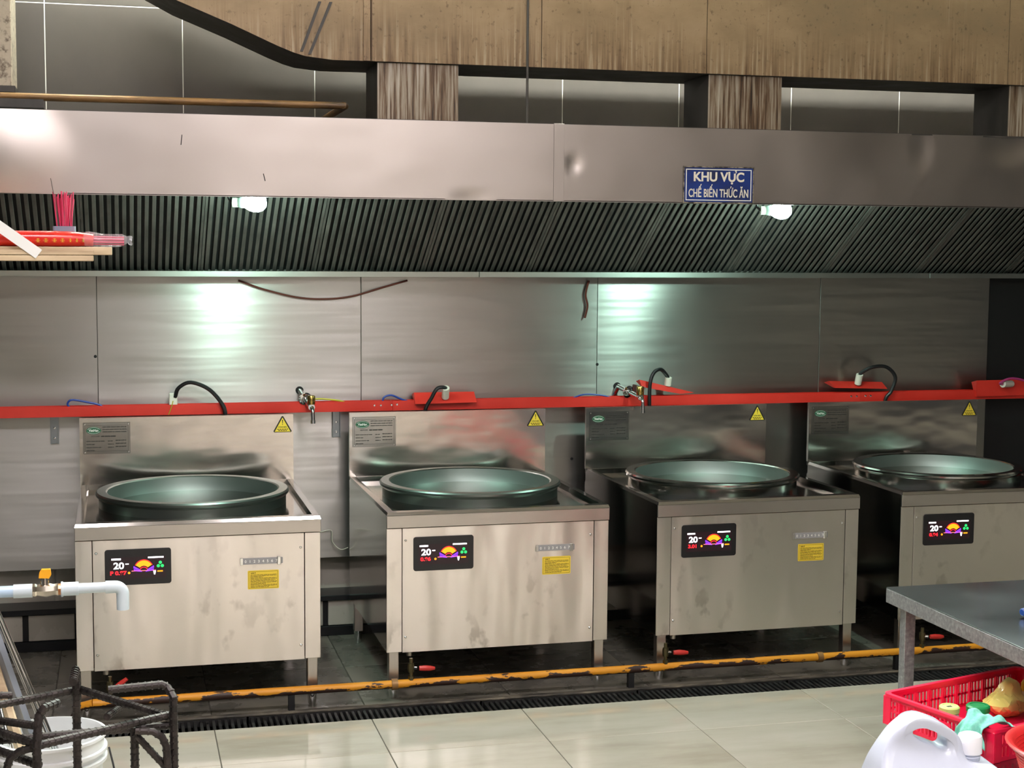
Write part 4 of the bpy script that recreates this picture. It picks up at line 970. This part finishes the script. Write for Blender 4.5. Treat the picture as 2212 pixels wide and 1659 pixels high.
q = at(2172, 1530, 2, ZF+.03)
tag(crumple('plastic_bag', (q.x+.012, q.y+.022, ZF), (.067, .058, .051), plain('yellow_film', (232, 214, 120), .2, 0, .6), 4, (.35, .2, 1)), 'crumpled translucent yellow plastic bag in the red crate', 'bag')
q = at(2206, 1500, 2, ZF+.07)
yb_ = thing('yellow_bottle', 'small bottle with a yellow cap at the right edge in the crate', 'bottle', (q.x+.045, q.y+.05, ZF))
MB().lathe([(0, 0), (.019, 0), (.020, .004), (.020, .054), (.009, .069), (0, .069)], 24).build('body', plain('cream_plastic', (220, 206, 150), .35), yb_)
MB().lathe([(.007, .065), (.012, .065), (.012, .090), (.006, .10), (0, .10)], 20).build('cap', plain('yellow_cap', (232, 186, 50), .35), yb_)
q = at(2208, 1530, 2, ZF+.045)
lb = thing('lavender_tub', 'lavender blue soap tub at the right edge in the crate', 'tub', (q.x+.045, q.y-.02, ZF), .3)
MB().prism(rrect(-.025, -.018, .025, .018, .007), 0, .045, 'XY').build('tub_body', plain('lavender', (140, 160, 225), .4), lb); MB().prism(rrect(-.027, -.020, .027, .020, .007), .045, .052, 'XY').build('tub_lid', plain('lavender_white', (214, 218, 240), .4), lb)
# teal cloth over the left wall of the crate
b = MB(); NX, NY = 30, 26; V = {}; zr_ = ZS+CH*CK+.0035
base = FLc + vv*(CWd*CK-.069); base.z = 0
for i in range(NX+1):
    for j in range(NY+1):
        s_ = -.058+.173*i/NX                   # across the wall: negative hangs outside, positive lies inside
        t_ = -.067+.134*j/NY
        g = 1-.35*math.exp(-(s_/.036)**2); t2 = t_*g
        fold = .0062*math.sin(t_*130+s_*30)+.005*math.sin(t_*66-s_*41+1.3)+.003*math.sin(s_*120+t_*40)
        if s_ < 0: P = base - uu*(.008+.010*min(1, -s_/.02)) + vv*t2 + up*(zr_+s_*.95); P -= uu*(fold*.9+.007)
        else: P = base + uu*(s_*.9) + vv*t2 + up*(zr_+.004+.016*math.sin(min(1, s_/.085)*math.pi)-.25*max(0, s_-.06)+.9*max(fold, -.003))
        V[i, j] = b.bm.verts.new(P)
for i in range(NX):
    for j in range(NY): b.bm.faces.new((V[i, j], V[i+1, j], V[i+1, j+1], V[i, j+1]))
cl = tag(b.build('dish_cloth', mottled('teal_cloth', [(.3, (104, 186, 166)), (.7, (142, 214, 196))], (80, 80, 80), 1., (.8, .95), 0, .3, .002), None, 80), 'teal dish cloth draped over the near end of the red crate', 'cloth')
sol = cl.modifiers.new('thickness', 'SOLIDIFY'); sol.thickness = .002

# ================================================================== JUG ON A STOOL, BASKET
JY = 2.74; ZJ = .50
outl = [(1893, 1659), (1903, 1626), (1918, 1598), (1938, 1573), (1960, 1556), (1985, 1549), (2010, 1554), (2035, 1567), (2054, 1580), (2064, 1596), (2067, 1618), (2074, 1634), (2100, 1640), (2126, 1644), (2142, 1656), (2152, 1680)]
holep = [(1976, 1571), (2004, 1576), (2026, 1586), (2034, 1598), (2030, 1612), (2004, 1606), (1974, 1593), (1966, 1580)]
jw = lambda p: (at(p[0], p[1], 1, JY).x, at(p[0], p[1], 1, JY).z-ZJ)
O = [jw(p) for p in outl]; H = [jw(p) for p in holep]
jx0, jx1 = O[0][0], O[-1][0]; jc = (jx0+jx1)/2
O = [(jx0-.008, .08), (jx0-.006, .14)] + O + [(jx1+.004, .14), (jx1+.006, .05), (jx1-.006, .010), (jx1-.04, .001), (jx0+.03, .001), (jx0+.0, .010), (jx0-.008, .04)]
cu_ = bpy.data.curves.new('jug', 'CURVE'); cu_.dimensions = '2D'; cu_.fill_mode = 'BOTH'; cu_.extrude = .062; cu_.bevel_depth = .02; cu_.bevel_resolution = 4; cu_.offset = -.02
for poly in (O, H):
    sp_ = cu_.splines.new('BEZIER'); sp_.bezier_points.add(len(poly)-1); sp_.use_cyclic_u = True; sp_.resolution_u = 5
    for bpnt, (x, z) in zip(sp_.bezier_points, poly):
        bpnt.co = (x-jc, z, 0); bpnt.handle_left_type = bpnt.handle_right_type = 'AUTO'
to = bpy.data.objects.new('jug', cu_); COL.objects.link(to); dg = bpy.context.evaluated_depsgraph_get(); dg.update()
jm = bpy.data.meshes.new_from_object(to.evaluated_get(dg)); bpy.data.objects.remove(to); bpy.data.curves.remove(cu_)
ztj = max(v.co.y for v in jm.vertices)
for v in jm.vertices:
    x, z, y = v.co
    hi = max(0, min(1, (z-(ztj-.17))/.13)); hi = hi*hi*(3-2*hi)
    v.co = (x, -y*(1-.66*hi), z)
for p in jm.polygons: p.use_smooth = True
jm.set_sharp_from_angle(angle=R(60))
def milky():
    m, nt, b = new_mat('milky_hdpe'); b.inputs['Base Color'].default_value = (*lin((196, 202, 216)), 1); b.inputs['Roughness'].default_value = .25
    b.inputs['Subsurface Weight'].default_value = .2; b.inputs['Subsurface Radius'].default_value = (.03, .03, .03); return m
M_MILK = milky(); jm.materials.clear(); jm.materials.append(M_MILK)
jg = thing('plastic_jug', 'large milky white plastic jug with a moulded handle in the lower right corner', 'jug', (jc, JY, ZJ+.004), R(-6))
obj('body', jm, jg)
cx_, cz_ = jw((2090, 1640)); czt = jw((2090, 1586))[1]
MB().lathe([(.019, cz_-.014), (.021, cz_+.004), (.0225, cz_+.007), (.020, cz_+.010), (.0215, cz_+.013), (.020, cz_+.015), (0, cz_+.015)], 28, (cx_-jc, 0, 0)).build('neck', M_MILK, jg)
MB().lathe([(.021, cz_+.014), (.0248, cz_+.014), (.0245, czt-.008), (.023, czt-.003), (.018, czt), (.0175, czt-.002), (0, czt-.002)], 36, (cx_-jc, 0, 0)).build('cap', plain('white_cap', (240, 241, 246), .35), jg)
sto = thing('plastic_stool', 'grey plastic stool under the milky jug', 'stool', (jc, JY, 0))
MB().prism(rrect(-.15, -.15, .15, .15, .03), ZJ-.03, ZJ, 'XY').build('seat', plain('grey_stool', (110, 114, 120), .5), sto)
for lx, ly in ((-.11, -.11), (.11, -.11), (-.11, .11), (.11, .11)):
    MB().tube([(lx*1.15, ly*1.15, 0), (lx, ly, ZJ-.03)], .018, 8).build('leg', MATS['grey_stool'], sto)

bk2 = thing('red_basket', 'red round plastic basket in the lower right corner beside the crate', 'basket', (2.425, 3.40, ZS+.0005)); bk2.scale = (CK, CK, CK)
prof = [(0, .003), (.108, .003), (.112, 0), (.119, .0), (.124, .014)]
for k in range(14):
    t_ = .022+k*.0083; r_ = .124+(.168-.124)*(t_/.14); prof += [(r_, t_), (r_+.0022, t_+.003), (r_+.0006, t_+.0058)]
prof += [(.170, .137), (.182, .1415), (.185, .1466), (.1805, .150), (.170, .1466)]
for k in range(14):
    t_ = .137-k*.0085; r_ = .121+(.166-.121)*(t_/.14); prof += [(r_, t_), (r_-.0022, t_-.003), (r_-.0006, t_-.0058)]
prof += [(.112, .009), (0, .007)]
MB().lathe(prof, 64).build('bowl', M_BASKET, bk2, 50)
